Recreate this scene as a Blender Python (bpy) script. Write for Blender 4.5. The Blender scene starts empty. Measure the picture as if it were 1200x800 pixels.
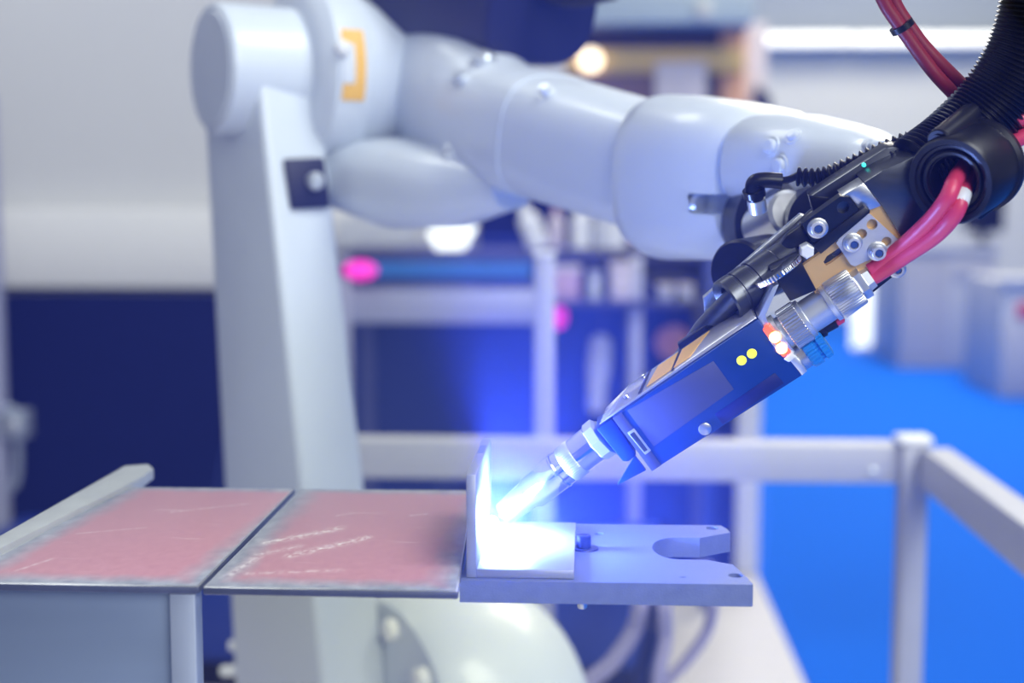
import bpy, bmesh, math, random
from mathutils import Vector, Matrix
random.seed(7)
V = Vector
scene = bpy.context.scene
COL = scene.collection

# ------------------------------------------------------------------ camera
FPX, ZC = 1667.0, 1.45
TH = math.atan(169 / FPX)
PSI = math.atan(92 / FPX * math.cos(TH))
FOCUS = 0.985
cam_d = bpy.data.cameras.new('camera')
cam_d.sensor_width = 36.0
cam_d.lens = FPX / 1200 * 36.0
cam_d.clip_start = 0.02
cam_d.clip_end = 200
cam_d.dof.use_dof = True
cam_d.dof.focus_distance = FOCUS
cam_d.dof.aperture_fstop = 3.3
cam = bpy.data.objects.new('camera', cam_d)
cam.location = (0, 0, ZC)
cam.rotation_euler = (math.pi / 2 - TH, 0, PSI)
COL.objects.link(cam)
scene.camera = cam

# ------------------------------------------------------------------ world, lamps, exposure
scene.view_settings.view_transform = 'Standard'
scene.view_settings.look = 'None'
scene.view_settings.gamma = 1.0
scene.view_settings.exposure = -0.15
scene.view_settings.use_curve_mapping = False
scene.cycles.use_denoising = True
scene.cycles.max_bounces = 5
w = bpy.data.worlds.new('world')
scene.world = w
w.use_nodes = True
w.node_tree.nodes['Background'].inputs[0].default_value = (0.78, 0.86, 1.0, 1)
w.node_tree.nodes['Background'].inputs[1].default_value = 0.25


def lamp(name, loc, target, size, power, col, sy=None):
    d = bpy.data.lights.new(name, 'AREA')
    d.energy = power
    d.color = col
    d.shape = 'RECTANGLE'
    d.size = size
    d.size_y = sy or size
    o = bpy.data.objects.new(name, d)
    o.location = loc
    o.rotation_euler = (V(target) - V(loc)).to_track_quat('-Z', 'Y').to_euler()
    COL.objects.link(o)


lamp('hall_and_fill_lamp', (1.9, 0.3, 4.6), (0.0, 1.4, 1.2), 1.6, 145, (0.90, 0.95, 1.0))
lamp('hall_and_fill_lamp', (1.7, -2.4, 3.0), (0.0, 1.2, 1.2), 2.4, 165, (0.90, 0.95, 1.0))  # frontal fill added behind the camera to brighten front faces
lamp('hall_and_fill_lamp', (-2.2, 3.2, 5.0), (-1.5, 4.4, 1.2), 1.6, 75, (0.90, 0.95, 1.0))
lamp('hall_and_fill_lamp', (3.0, 8.0, 6.0), (3.0, 8.01, 0), 3.0, 400, (1.0, 0.96, 0.88))
lamp('hall_and_fill_lamp', (3.0, 13.0, 6.0), (3.0, 13.01, 0), 3.0, 400, (1.0, 0.96, 0.88))

# ------------------------------------------------------------------ helpers
RT = V((math.cos(PSI), math.sin(PSI), 0))
UP = V((-math.sin(PSI) * math.sin(TH), math.cos(PSI) * math.sin(TH), math.cos(TH)))
FW = V((-math.sin(PSI) * math.cos(TH), math.cos(PSI) * math.cos(TH), -math.sin(TH)))
CAM = V((0, 0, ZC))


def ray(x, y):
    return FW + RT * ((x - 600) / FPX) + UP * ((400 - y) / FPX)


def P(x, y, Y):
    """the point of the place that stands Y metres in front of the lens line"""
    d = ray(x, y)
    return CAM + d * (Y / d.y)


def Pz(x, y, z):
    d = ray(x, y)
    return CAM + d * ((z - ZC) / d.z)


def Pl(x, y, o, n, off=0.0):
    d = ray(x, y)
    return CAM + d * (((o - CAM).dot(n) + off) / d.dot(n))


def mat(name, col, rough=0.5, metal=0.0, noise=0.0, nscale=40.0, bump=0.0, bscale=200.0, coat=0.0, emit=None, estr=0.0, stretch=None, spec=0.5):
    m = bpy.data.materials.new(name)
    m.use_nodes = True
    nt = m.node_tree
    b = nt.nodes['Principled BSDF']
    b.inputs['Base Color'].default_value = (*col, 1)
    b.inputs['Roughness'].default_value = rough
    b.inputs['Metallic'].default_value = metal
    b.inputs['Coat Weight'].default_value = coat
    b.inputs['Specular IOR Level'].default_value = spec
    if emit:
        b.inputs['Emission Color'].default_value = (*emit, 1)
        b.inputs['Emission Strength'].default_value = estr
    vec = None
    if noise or bump:
        tc = nt.nodes.new('ShaderNodeTexCoord')
        vec = tc.outputs['Object']
        if stretch:
            mp = nt.nodes.new('ShaderNodeMapping')
            mp.inputs['Scale'].default_value = stretch
            nt.links.new(vec, mp.inputs[0])
            vec = mp.outputs[0]
    if noise:
        n = nt.nodes.new('ShaderNodeTexNoise')
        n.inputs['Scale'].default_value = nscale
        n.inputs['Detail'].default_value = 5
        nt.links.new(vec, n.inputs['Vector'])
        mx = nt.nodes.new('ShaderNodeMix')
        mx.data_type = 'RGBA'
        mx.inputs['A'].default_value = (*[c * (1 - noise) for c in col], 1)
        mx.inputs['B'].default_value = (*[min(1, c * (1 + noise)) for c in col], 1)
        nt.links.new(n.outputs['Fac'], mx.inputs['Factor'])
        nt.links.new(mx.outputs['Result'], b.inputs['Base Color'])
        mr = nt.nodes.new('ShaderNodeMapRange')
        mr.inputs['To Min'].default_value = max(0.02, rough * 0.8)
        mr.inputs['To Max'].default_value = min(1, rough * 1.25)
        nt.links.new(n.outputs['Fac'], mr.inputs['Value'])
        nt.links.new(mr.outputs['Result'], b.inputs['Roughness'])
    if bump:
        n2 = nt.nodes.new('ShaderNodeTexNoise')
        n2.inputs['Scale'].default_value = bscale
        n2.inputs['Detail'].default_value = 3
        nt.links.new(vec, n2.inputs['Vector'])
        bp = nt.nodes.new('ShaderNodeBump')
        bp.inputs['Strength'].default_value = bump
        bp.inputs['Distance'].default_value = 0.001
        nt.links.new(n2.outputs['Fac'], bp.inputs['Height'])
        nt.links.new(bp.outputs['Normal'], b.inputs['Normal'])
    return m


def empty(name, loc, label=None, cat=None, group=None, kind=None):
    o = bpy.data.objects.new(name, None)
    o.empty_display_size = 0.05
    o.location = loc
    COL.objects.link(o)
    return tag(o, label, cat, group, kind)


def tag(o, label=None, cat=None, group=None, kind=None):
    if label:
        o['label'] = label
    if cat:
        o['category'] = cat
    if group:
        o['group'] = group
    if kind:
        o['kind'] = kind
    return o


def root_loc(o):
    while o.parent:
        o = o.parent
    return o.location.copy()


def obj(name, bm, m, parent=None, sharp=32, flat=False):
    me = bpy.data.meshes.new(name)
    bmesh.ops.recalc_face_normals(bm, faces=bm.faces)
    if parent:
        off = root_loc(parent)
    else:
        zs = [v.co.z for v in bm.verts]
        xs = [v.co.x for v in bm.verts]
        ys = [v.co.y for v in bm.verts]
        off = V(((min(xs) + max(xs)) / 2, (min(ys) + max(ys)) / 2, min(zs)))
    for v in bm.verts:
        v.co -= off
    bm.to_mesh(me)
    bm.free()
    if not flat:
        for p in me.polygons:
            p.use_smooth = True
        me.set_sharp_from_angle(angle=math.radians(sharp))
    me.materials.append(m)
    o = bpy.data.objects.new(name, me)
    COL.objects.link(o)
    if parent:
        o.parent = parent
    else:
        o.location = off
    return o


def bev(bm, r, seg=2):
    if r:
        bmesh.ops.recalc_face_normals(bm, faces=bm.faces)
        bmesh.ops.bevel(bm, geom=list(bm.edges), offset=r, segments=seg, affect='EDGES', profile=0.5, clamp_overlap=True)
    return bm


def prism(pts, ext, r=0.0, bm=None, seg=2):
    new = bm is None
    b = bmesh.new()
    a = [b.verts.new(p) for p in pts]
    c = [b.verts.new(V(p) + V(ext)) for p in pts]
    b.faces.new(a)
    b.faces.new(list(reversed(c)))
    n = len(pts)
    for i in range(n):
        b.faces.new((a[i], c[i], c[(i + 1) % n], a[(i + 1) % n]))
    return bev(b, r, seg)


def hexa(bot, top, r=0.0, seg=2):
    """solid between two four-cornered outlines"""
    b = bmesh.new()
    a = [b.verts.new(p) for p in bot]
    c = [b.verts.new(p) for p in top]
    n = len(bot)
    b.faces.new(a)
    b.faces.new(list(reversed(c)))
    for i in range(n):
        b.faces.new((a[i], c[i], c[(i + 1) % n], a[(i + 1) % n]))
    return bev(b, r, seg)


def box(lo, hi, r=0.0, seg=2):
    x0, y0, z0 = lo
    x1, y1, z1 = hi
    return prism([(x0, y0, z0), (x1, y0, z0), (x1, y1, z0), (x0, y1, z0)], (0, 0, z1 - z0), r, seg=seg)


def basis(axis, hint=None):
    a = V(axis).normalized()
    h = V(hint) if hint else (V((0, 0, 1)) if abs(a.z) < 0.9 else V((1, 0, 0)))
    u = (h - a * h.dot(a)).normalized()
    return a, u, a.cross(u)


def skin(b, rings, cap=True):
    for r0, r1 in zip(rings, rings[1:]):
        n = len(r0)
        for i in range(n):
            b.faces.new((r0[i], r0[(i + 1) % n], r1[(i + 1) % n], r1[i]))
    if cap:
        b.faces.new(list(reversed(rings[0])))
        b.faces.new(rings[-1])


def lathe(o, axis, prof, seg=40, hint=None, ribs=0, depth=0.0, cap=True):
    """prof: (distance along the axis, radius); ribs > 0 notches the outline"""
    a, u, v = basis(axis, hint)
    b = bmesh.new()
    rings = []
    n = ribs * 4 if ribs else seg
    for s, r in prof:
        ring = []
        for i in range(n):
            t = 2 * math.pi * i / n
            rr = r - (depth if ribs and (i % 4) < 2 else 0)
            ring.append(b.verts.new(V(o) + a * s + (u * math.cos(t) + v * math.sin(t)) * max(rr, 1e-5)))
        rings.append(ring)
    skin(b, rings if cap else rings + [rings[0]], cap)
    return b


def spline(pts, n=12):
    """Catmull-Rom through the points"""
    p = [V(q) for q in pts]
    p = [p[0] * 2 - p[1]] + p + [p[-1] * 2 - p[-2]]
    out = []
    for i in range(1, len(p) - 2):
        for k in range(n):
            t = k / n
            a, b_, c, d = p[i - 1], p[i], p[i + 1], p[i + 2]
            out.append(0.5 * ((2 * b_) + (c - a) * t + (2 * a - 5 * b_ + 4 * c - d) * t * t + (3 * b_ - a - 3 * c + d) * t ** 3))
    out.append(p[-2])
    return out


def resample(pts, step):
    out = [pts[0]]
    acc = 0.0
    for a, b_ in zip(pts, pts[1:]):
        L = (b_ - a).length
        while acc + L >= step:
            t = (step - acc) / L
            a = a + (b_ - a) * t
            L = (b_ - a).length
            out.append(a)
            acc = 0.0
        acc += L
    return out


def tube(pts, rad, seg=16):
    """rad: a number or one per point"""
    b = bmesh.new()
    rings = []
    u = None
    for i, p in enumerate(pts):
        d = (pts[min(i + 1, len(pts) - 1)] - pts[max(i - 1, 0)]).normalized()
        if u is None:
            _, u, _ = basis(d)
        u = (u - d * u.dot(d)).normalized()
        v = d.cross(u)
        r = rad[i] if isinstance(rad, (list, tuple)) else rad
        rings.append([b.verts.new(p + (u * math.cos(2 * math.pi * k / seg) + v * math.sin(2 * math.pi * k / seg)) * r) for k in range(seg)])
    skin(b, rings)
    return b


def hose(pts, r, n=14, seg=18):
    return tube(spline(pts, n), r, seg)


def corrugated(pts, r, pitch, depth, seg=24):
    path = resample(spline(pts, 30), pitch / 6)
    pat = [0, 0.0, 0.35, 1, 1, 0.35]
    return tube(path, [r - depth * pat[i % 6] for i in range(len(path))], seg)


def loft(stations, seg=40, power=2.6, hint=(0, 0, 1)):
    """stations: (centre, half width, half height[, power]); rings square to the run"""
    b = bmesh.new()
    rings = []
    for i, st in enumerate(stations):
        c, hw, hh = st[:3]
        pw = st[3] if len(st) > 3 else power
        d = V(stations[min(i + 1, len(stations) - 1)][0]) - V(stations[max(i - 1, 0)][0])
        a, u, v = basis(d, hint)
        ring = []
        for k in range(seg):
            t = 2 * math.pi * k / seg
            cx, sx = math.cos(t), math.sin(t)
            e = 2 / pw
            ring.append(b.verts.new(V(c) + u * hh * math.copysign(abs(cx) ** e, cx) + v * hw * math.copysign(abs(sx) ** e, sx)))
        rings.append(ring)
    skin(b, rings)
    return b


def holed(o, e1, e2, nrm, outer, holes, th):
    """flat plate with real holes; outer / holes are lists of world points in the plane through o; the plate goes th behind it"""
    cu = bpy.data.curves.new('tmp', 'CURVE')
    cu.dimensions = '2D'
    cu.fill_mode = 'BOTH'
    cu.extrude = th / 2
    for loop in [outer] + holes:
        sp = cu.splines.new('POLY')
        sp.points.add(len(loop) - 1)
        for q, p in zip(sp.points, loop):
            q.co = ((V(p) - o).dot(e1), (V(p) - o).dot(e2), 0, 1)
        sp.use_cyclic_u = True
    ob = bpy.data.objects.new('tmp', cu)
    COL.objects.link(ob)
    dg = bpy.context.evaluated_depsgraph_get()
    me = bpy.data.meshes.new_from_object(ob.evaluated_get(dg))
    b = bmesh.new()
    b.from_mesh(me)
    bpy.data.objects.remove(ob)
    bpy.data.curves.remove(cu)
    bpy.data.meshes.remove(me)
    for v in b.verts:
        v.co = o + e1 * v.co.x + e2 * v.co.y + nrm * (v.co.z - th / 2)
    bmesh.ops.remove_doubles(b, verts=b.verts, dist=1e-6)
    return b


def circ(c, e1, e2, r, n=24, r2=None):
    return [V(c) + e1 * r * math.cos(2 * math.pi * i / n) + e2 * (r2 or r) * math.sin(2 * math.pi * i / n) for i in range(n)]


# ------------------------------------------------------------------ materials
M = {}
M['robot'] = mat('robot_paint', (0.62, 0.675, 0.765), 0.38, coat=0.25, noise=0.02, nscale=9, bump=0.05, bscale=900)
M['robot_bolt'] = mat('robot_bolt', (0.62, 0.66, 0.72), 0.35, 0.7)
M['black'] = mat('black_plastic', (0.004, 0.004, 0.007), 0.36, noise=0.15, nscale=80, bump=0.04, bscale=700, spec=0.3)
M['rubber'] = mat('black_rubber', (0.004, 0.004, 0.006), 0.30, bump=0.03, bscale=500, spec=0.35)
M['blackmetal'] = mat('black_anodised', (0.006, 0.007, 0.014), 0.32, 0.2, noise=0.15, nscale=120)
M['gunmetal'] = mat('gunmetal', (0.11, 0.115, 0.13), 0.30, 0.9, noise=0.12, nscale=60, stretch=(1, 1, 6))
M['steel'] = mat('brushed_steel', (0.62, 0.63, 0.66), 0.30, 0.95, noise=0.12, nscale=90, stretch=(1, 1, 8))
M['alu'] = mat('aluminium', (0.72, 0.74, 0.78), 0.36, 0.85, noise=0.08, nscale=70)
M['chrome'] = mat('chrome', (0.62, 0.63, 0.68), 0.10, 1.0, noise=0.04, nscale=120)
M['socket'] = mat('screw_socket', (0.05, 0.10, 0.30), 0.4, 0.5)
M['satin'] = mat('satin_aluminium', (0.55, 0.55, 0.60), 0.42, 0.45, noise=0.10, nscale=60, stretch=(1, 1, 6))
M['brass'] = mat('orange_brass', (0.85, 0.50, 0.17), 0.34, 0.4, noise=0.14, nscale=60)
M['red'] = mat('red_hose', (0.66, 0.045, 0.12), 0.40, noise=0.05, nscale=150, coat=0.2)
M['dkred'] = mat('dark_red_hose', (0.22, 0.010, 0.026), 0.45, noise=0.05, nscale=150)
M['sensorblue'] = mat('blue_anodised', (0.004, 0.042, 0.25), 0.36, 0.25, noise=0.06, nscale=90, bump=0.02, bscale=1500)
M['sensorgrey'] = mat('blue_grey_label', (0.055, 0.065, 0.20), 0.42, noise=0.05, nscale=60)
M['navy'] = mat('navy_label', (0.003, 0.010, 0.13), 0.4)
M['bluecap'] = mat('blue_plastic', (0.01, 0.22, 0.72), 0.35)
M['clear'] = mat('smoked_clear_plastic', (0.42, 0.42, 0.50), 0.16, 0.35, coat=0.6, noise=0.1, nscale=80)
M['yellow'] = mat('yellow_label', (0.80, 0.46, 0.08), 0.5, noise=0.06, nscale=60)
M['white'] = mat('white_plastic', (0.80, 0.81, 0.83), 0.4)
M['led_y'] = mat('yellow_led', (0.8, 0.8, 0.05), 0.4, emit=(0.85, 0.90, 0.03), estr=0.7, noise=0.1, nscale=900)
M['led_o'] = mat('orange_led', (1, 0.5, 0.2), 0.4, emit=(1.0, 0.42, 0.10), estr=9)
M['led_lens'] = mat('red_led_lens', (0.9, 0.10, 0.05), 0.2, emit=(1.0, 0.12, 0.04), estr=1.2)
M['led_t'] = mat('teal_led', (0.1, 0.8, 0.7), 0.3, emit=(0.05, 0.9, 0.75), estr=1.2)
M['led_m'] = mat('magenta_led', (0.9, 0.05, 0.6), 0.4, emit=(1.0, 0.02, 0.55), estr=0.9)
M['fixture'] = mat('fixture_steel', (0.18, 0.22, 0.40), 0.45, 0.4, noise=0.16, nscale=140, bump=0.2, bscale=900)
M['shaded_edge'] = mat('shaded_cut_edge', (0.075, 0.085, 0.15), 0.5, 0.3, noise=0.3, nscale=90)  # cut sides of the sheets, with their shade put into the dark colour
M['plate'] = mat('ground_steel', (0.36, 0.38, 0.44), 0.42, 0.5, noise=0.10, nscale=60, stretch=(0.3, 3, 3))
M['column'] = mat('painted_blue_grey', (0.20, 0.25, 0.36), 0.42, 0.35, noise=0.08, nscale=12, stretch=(0.2, 0.2, 4))
M['columnl'] = mat('galvanised', (0.36, 0.40, 0.50), 0.45, 0.4, noise=0.08, nscale=30)
M['bar'] = mat('bare_flat_bar', (0.48, 0.50, 0.52), 0.45, 0.45, noise=0.12, nscale=60)
M['fence'] = mat('fence_paint', (0.46, 0.465, 0.52), 0.5, 0.15, noise=0.04, nscale=20)
M['carpet'] = mat('blue_carpet', (0.002, 0.135, 0.74), 0.9, noise=0.10, nscale=90, bump=0.3, bscale=400, spec=0.1)
M['platform'] = mat('pale_platform', (0.70, 0.68, 0.74), 0.5, noise=0.04, nscale=6)
M['navywall'] = mat('navy_panel', (0.002, 0.0045, 0.062), 0.6, noise=0.05, nscale=4, spec=0.15)
M['greywall'] = mat('light_grey_wall', (0.60, 0.60, 0.61), 0.8, noise=0.02, nscale=3)
M['band'] = mat('off_white_band', (0.80, 0.79, 0.78), 0.6, noise=0.02, nscale=4)
M['farwall'] = mat('far_wall', (0.70, 0.71, 0.66), 0.8, noise=0.02, nscale=2)
M['ceil'] = mat('ceiling_band', (0.34, 0.39, 0.47), 0.8, noise=0.04, nscale=2)
M['tube'] = mat('lit_tube', (1, 1, 1), 0.4, emit=(1.0, 1.0, 0.90), estr=1.25)
M['warm'] = mat('warm_lamp', (1, 0.9, 0.7), 0.4, emit=(1.0, 0.82, 0.60), estr=3.0)
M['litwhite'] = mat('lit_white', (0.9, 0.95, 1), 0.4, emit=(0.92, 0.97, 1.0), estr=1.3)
M['brown'] = mat('dark_brown_panel', (0.06, 0.040, 0.045), 0.6, noise=0.1, nscale=5)
M['mauve'] = mat('mauve_panel', (0.24, 0.15, 0.15), 0.6, noise=0.08, nscale=5)
M['booth_y'] = mat('yellow_stripe', (0.72, 0.50, 0.14), 0.6)
M['booth_o'] = mat('orange_column', (0.75, 0.40, 0.20), 0.6)
M['booth_w'] = mat('pinkish_white', (0.72, 0.66, 0.67), 0.6)
M['mint'] = mat('mint_fascia', (0.58, 0.68, 0.66), 0.6)
M['cab'] = mat('pale_cabinet', (0.56, 0.58, 0.64), 0.5, noise=0.03, nscale=6)
M['cab2'] = mat('pale_cabinet_trim', (0.46, 0.47, 0.55), 0.5, noise=0.03, nscale=6)
M['rack'] = mat('rack_metal', (0.40, 0.41, 0.55), 0.45, 0.2)
M['rackdk'] = mat('rack_dark', (0.05, 0.05, 0.12), 0.5)
M['pink'] = mat('pink_box', (0.56, 0.36, 0.50), 0.5)
M['pale'] = mat('pale_box', (0.66, 0.58, 0.64), 0.5)
M['orange'] = mat('orange_box', (0.55, 0.24, 0.14), 0.5)
M['blue2'] = mat('blue_box', (0.02, 0.15, 0.45), 0.5)
M['lilac'] = mat('lilac_cable', (0.36, 0.33, 0.50), 0.5)
M['dkcable'] = mat('dark_cable', (0.008, 0.009, 0.045), 0.5)
M['navycab'] = mat('navy_cabinet', (0.006, 0.03, 0.26), 0.4)
M['label_w'] = mat('white_label', (0.62, 0.66, 0.74), 0.5)


def film_material(name, streaks):
    """pink film worn back to bare steel along the sheet's rim; colour only"""
    m = bpy.data.materials.new(name)
    m.use_nodes = True
    nt = m.node_tree
    b = nt.nodes['Principled BSDF']
    L = nt.links.new

    def node(t, **kw):
        n = nt.nodes.new(t)
        for k, v in kw.items():
            setattr(n, k, v)
        return n
    tc = node('ShaderNodeTexCoord')
    sx = node('ShaderNodeSeparateXYZ')
    L(tc.outputs['UV'], sx.inputs[0])

    def math_(op, a, b_=None):
        n = node('ShaderNodeMath', operation=op)
        for i, q in enumerate((a, b_)):
            if q is None:
                continue
            if isinstance(q, (int, float)):
                n.inputs[i].default_value = q
            else:
                L(q, n.inputs[i])
        return n.outputs[0]
    ex = math_('MINIMUM', sx.outputs['X'], math_('SUBTRACT', 1.0, sx.outputs['X']))
    ey = math_('MINIMUM', math_('MULTIPLY', sx.outputs['Y'], 1.6), math_('MULTIPLY', math_('SUBTRACT', 1.0, sx.outputs['Y']), 2.2))
    e = math_('MINIMUM', ex, ey)
    n1 = node('ShaderNodeTexNoise')
    n1.inputs['Scale'].default_value = 9
    n1.inputs['Detail'].default_value = 6
    L(tc.outputs['UV'], n1.inputs['Vector'])
    e2 = math_('ADD', e, math_('MULTIPLY', math_('SUBTRACT', n1.outputs['Fac'], 0.5), 0.10))
    mr = node('ShaderNodeMapRange')
    mr.inputs['From Min'].default_value = 0.035
    mr.inputs['From Max'].default_value = 0.15
    L(e2, mr.inputs['Value'])
    # scratches: long thin streaks
    mp = node('ShaderNodeMapping')
    mp.inputs['Rotation'].default_value = (0, 0, math.radians(-28))
    mp.inputs['Scale'].default_value = (3, 70, 1)
    L(tc.outputs['UV'], mp.inputs[0])
    n2 = node('ShaderNodeTexNoise')
    n2.inputs['Scale'].default_value = 1.0
    n2.inputs['Detail'].default_value = 4
    L(mp.outputs[0], n2.inputs['Vector'])
    n2b = node('ShaderNodeTexNoise')
    n2b.inputs['Scale'].default_value = 3.2
    L(tc.outputs['UV'], n2b.inputs['Vector'])
    sc = node('ShaderNodeMapRange')
    sc.inputs['From Min'].default_value = 0.62
    sc.inputs['From Max'].default_value = 0.72
    L(n2.outputs['Fac'], sc.inputs['Value'])
    sc2 = node('ShaderNodeMapRange')
    sc2.inputs['From Min'].default_value = 0.52
    sc2.inputs['From Max'].default_value = 0.66
    L(n2b.outputs['Fac'], sc2.inputs['Value'])
    scr = math_('MULTIPLY', math_('MULTIPLY', sc.outputs[0], sc2.outputs[0]), 0.6)
    fine = node('ShaderNodeTexNoise')
    fine.inputs['Scale'].default_value = 45
    fine.inputs['Detail'].default_value = 6
    L(tc.outputs['UV'], fine.inputs['Vector'])
    for (u0, v0, u1, v1, wd, amt) in streaks:
        dx, dy = u1 - u0, v1 - v0
        l2 = dx * dx + dy * dy
        px, py = math_('SUBTRACT', sx.outputs['X'], u0), math_('SUBTRACT', sx.outputs['Y'], v0)
        tt = math_('DIVIDE', math_('ADD', math_('MULTIPLY', px, dx), math_('MULTIPLY', py, dy)), l2)
        tt = math_('MINIMUM', math_('MAXIMUM', tt, 0.0), 1.0)
        qx, qy = math_('SUBTRACT', px, math_('MULTIPLY', tt, dx)), math_('SUBTRACT', py, math_('MULTIPLY', tt, dy))
        dist = math_('SQRT', math_('ADD', math_('MULTIPLY', qx, qx), math_('MULTIPLY', qy, qy)))
        mm = math_('MAXIMUM', math_('SUBTRACT', 1.0, math_('DIVIDE', dist, wd)), 0.0)
        ff = math_('MULTIPLY', math_('MAXIMUM', math_('SUBTRACT', fine.outputs['Fac'], 0.36), 0.0), 3.0)
        scr = math_('MAXIMUM', scr, math_('MULTIPLY', math_('MULTIPLY', math_('MULTIPLY', mm, mm), ff), amt))
    n3 = node('ShaderNodeTexNoise')
    n3.inputs['Scale'].default_value = 30
    n3.inputs['Detail'].default_value = 8
    L(tc.outputs['UV'], n3.inputs['Vector'])
    pk = node('ShaderNodeMix', data_type='RGBA')
    pk.inputs['A'].default_value = (0.40, 0.17, 0.23, 1)
    pk.inputs['B'].default_value = (0.54, 0.28, 0.345, 1)
    L(n3.outputs['Fac'], pk.inputs['Factor'])
    st = node('ShaderNodeMix', data_type='RGBA')
    st.inputs['A'].default_value = (0.08, 0.09, 0.16, 1)
    st.inputs['B'].default_value = (0.50, 0.52, 0.60, 1)
    n4 = node('ShaderNodeTexNoise')
    n4.inputs['Scale'].default_value = 14
    n4.inputs['Detail'].default_value = 7
    L(tc.outputs['UV'], n4.inputs['Vector'])
    L(n4.outputs['Fac'], st.inputs['Factor'])
    c1 = node('ShaderNodeMix', data_type='RGBA')
    L(mr.outputs[0], c1.inputs['Factor'])
    L(st.outputs['Result'], c1.inputs['A'])
    L(pk.outputs['Result'], c1.inputs['B'])
    c2 = node('ShaderNodeMix', data_type='RGBA')
    L(scr, c2.inputs['Factor'])
    L(c1.outputs['Result'], c2.inputs['A'])
    c2.inputs['B'].default_value = (0.85, 0.80, 0.84, 1)
    L(c2.outputs['Result'], b.inputs['Base Color'])
    b.inputs['Metallic'].default_value = 0.12
    rr = node('ShaderNodeMapRange')
    rr.inputs['To Min'].default_value = 0.32
    rr.inputs['To Max'].default_value = 0.55
    L(n3.outputs['Fac'], rr.inputs['Value'])
    L(rr.outputs[0], b.inputs['Roughness'])
    bp = node('ShaderNodeBump')
    bp.inputs['Strength'].default_value = 0.12
    bp.inputs['Distance'].default_value = 0.0006
    L(n3.outputs['Fac'], bp.inputs['Height'])
    L(bp.outputs['Normal'], b.inputs['Normal'])
    return m



# ================================================================== the setting
FLOOR, PLAT = 0.0, 0.15
tag(obj('floor', prism([(-8, -3, 0), (14, -3, 0), (14, 19, 0), (-8, 19, 0)], (0, 0, -0.1)), M['carpet'], flat=True), 'bright blue carpet of the exhibition hall', 'floor', kind='structure')
xr = Pz(945, 800, PLAT).x
tag(obj('floor_platform', box((-3.6, -0.6, 0.001), (xr, 5.75, PLAT), 0.01), M['platform']), 'pale platform that the robot cell stands on', 'platform', kind='structure')


def wallbox(name, x0, x1, y0, y1, Y, th, m, label=None, bottom=None, r=0.0, parent=None):
    a, b = P(x0, y0, Y), P(x1, y1, Y)
    za, zb = max(a.z, b.z), min(a.z, b.z)
    if bottom is not None:
        zb = bottom
    o = obj(name, box((a.x, Y, zb), (b.x, Y + th, za), r), m, parent)
    if label:
        tag(o, label, 'wall', kind='structure')
    return o


# cell wall on the left: grey on top, an off-white band, navy below
wallbox('wall_left', -420, 660, -260, 560, 5.05, 0.08, M['greywall'], 'light grey wall above the off-white band', bottom=PLAT)
tag(wallbox('trim_1', -420, 470, 244, 338, 4.95, 0.10, M['band'], r=0.004), 'off-white horizontal band between grey wall and navy panel', 'band', kind='structure')
wallbox('wall_back', -420, 862, 343, 650, 4.90, 0.05, M['navywall'], 'navy lower panel of the cell wall', bottom=PLAT)
wallbox('wall_rack', 560, 858, 222, 345, 4.96, 0.05, M['navywall'], 'navy upright panel behind the storage rack', bottom=PLAT + 0.01)
wallbox('wall_end', 782, 889, 425, 512, 5.15, 0.05, M['band'], 'off-white end panel behind the sensor housing', bottom=PLAT)
tag(wallbox('trim_2', 864, 889, 330, 640, 4.90, 0.06, M['band'], r=0.005, bottom=PLAT), 'off-white corner post at the end of the navy panel', 'post', kind='structure')
tag(obj('wall_light_block', box((-2.75, -2.0, PLAT), (-2.67, 4.9, 2.0), .01), M['navywall']), 'unseen navy wall added to block light from the left', 'wall', kind='structure')  # out of view, added to keep world light off the robot's left
tag(obj('wall_light_block_upper', box((-2.75, -2.0, 2.0), (-2.67, 4.9, 3.6), .01), M['greywall']), 'unseen grey upper wall added to block light from the left', 'wall', kind='structure')  # upper half of the added light-blocking wall
# hall end
wallbox('wall_hall', 600, 1500, 50, 400, 17.0, 0.1, M['farwall'], 'pale grey end wall of the hall', bottom=0)
wallbox('wall_hall_upper', 600, 1500, -150, 49, 17.05, 0.1, M['ceil'], 'blue grey upper wall above the lamp strip')

# ================================================================== far hall
for i, (x0, x1) in enumerate([(853, 876), (878, 1000), (1003, 1095), (1097, 1180), (1182, 1290)]):
    a, b = P(x0, 39, 16.6), P(x1, 52, 16.6)
    t = empty('strip_light', ((a.x + b.x) / 2, 16.6, b.z),
              ['short lit lamp box at the end of the strip beside the orange column', 'lit lamp box of the strip behind the wrist of the robot', 'lit lamp box of the strip crossed by two dark red hoses',
               'lit lamp box of the strip ending at the corrugated hose', 'lit lamp box of the strip behind the corrugated hose'][i], 'lamp', 'lamp strip on the hall wall')
    obj('diffuser', box((a.x, 16.6, b.z), (b.x, 16.75, a.z), 0.03), M['tube'], t)
    obj('housing', box((a.x, 16.75, b.z - 0.02), (b.x, 17.0, a.z + 0.02), 0.01), M['ceil'], t)


def stand_box(name, x0, x1, y0, ybot, m, depth, label, cat, mtrim=None, trims=(), group=None, r=0.01, z=0.0):
    """something standing on the floor: its foot at pixel row ybot"""
    a = Pz(x0, ybot, z)
    Y = a.y
    b = P(x1, y0, Y)
    t = empty(name, ((a.x + b.x) / 2, Y, z), label, cat, group)
    obj('body', box((a.x, Y, z), (b.x, Y + depth, b.z), r), m, t)
    for (nm, tx0, tx1, ty0, ty1, mm, out) in trims:
        q0, q1 = P(tx0, ty0, Y), P(tx1, ty1, Y)
        obj(nm, box((q0.x, Y - out, q1.z), (q1.x, Y + 0.001, q0.z), 0.004), mm, t)
    return t


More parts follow.
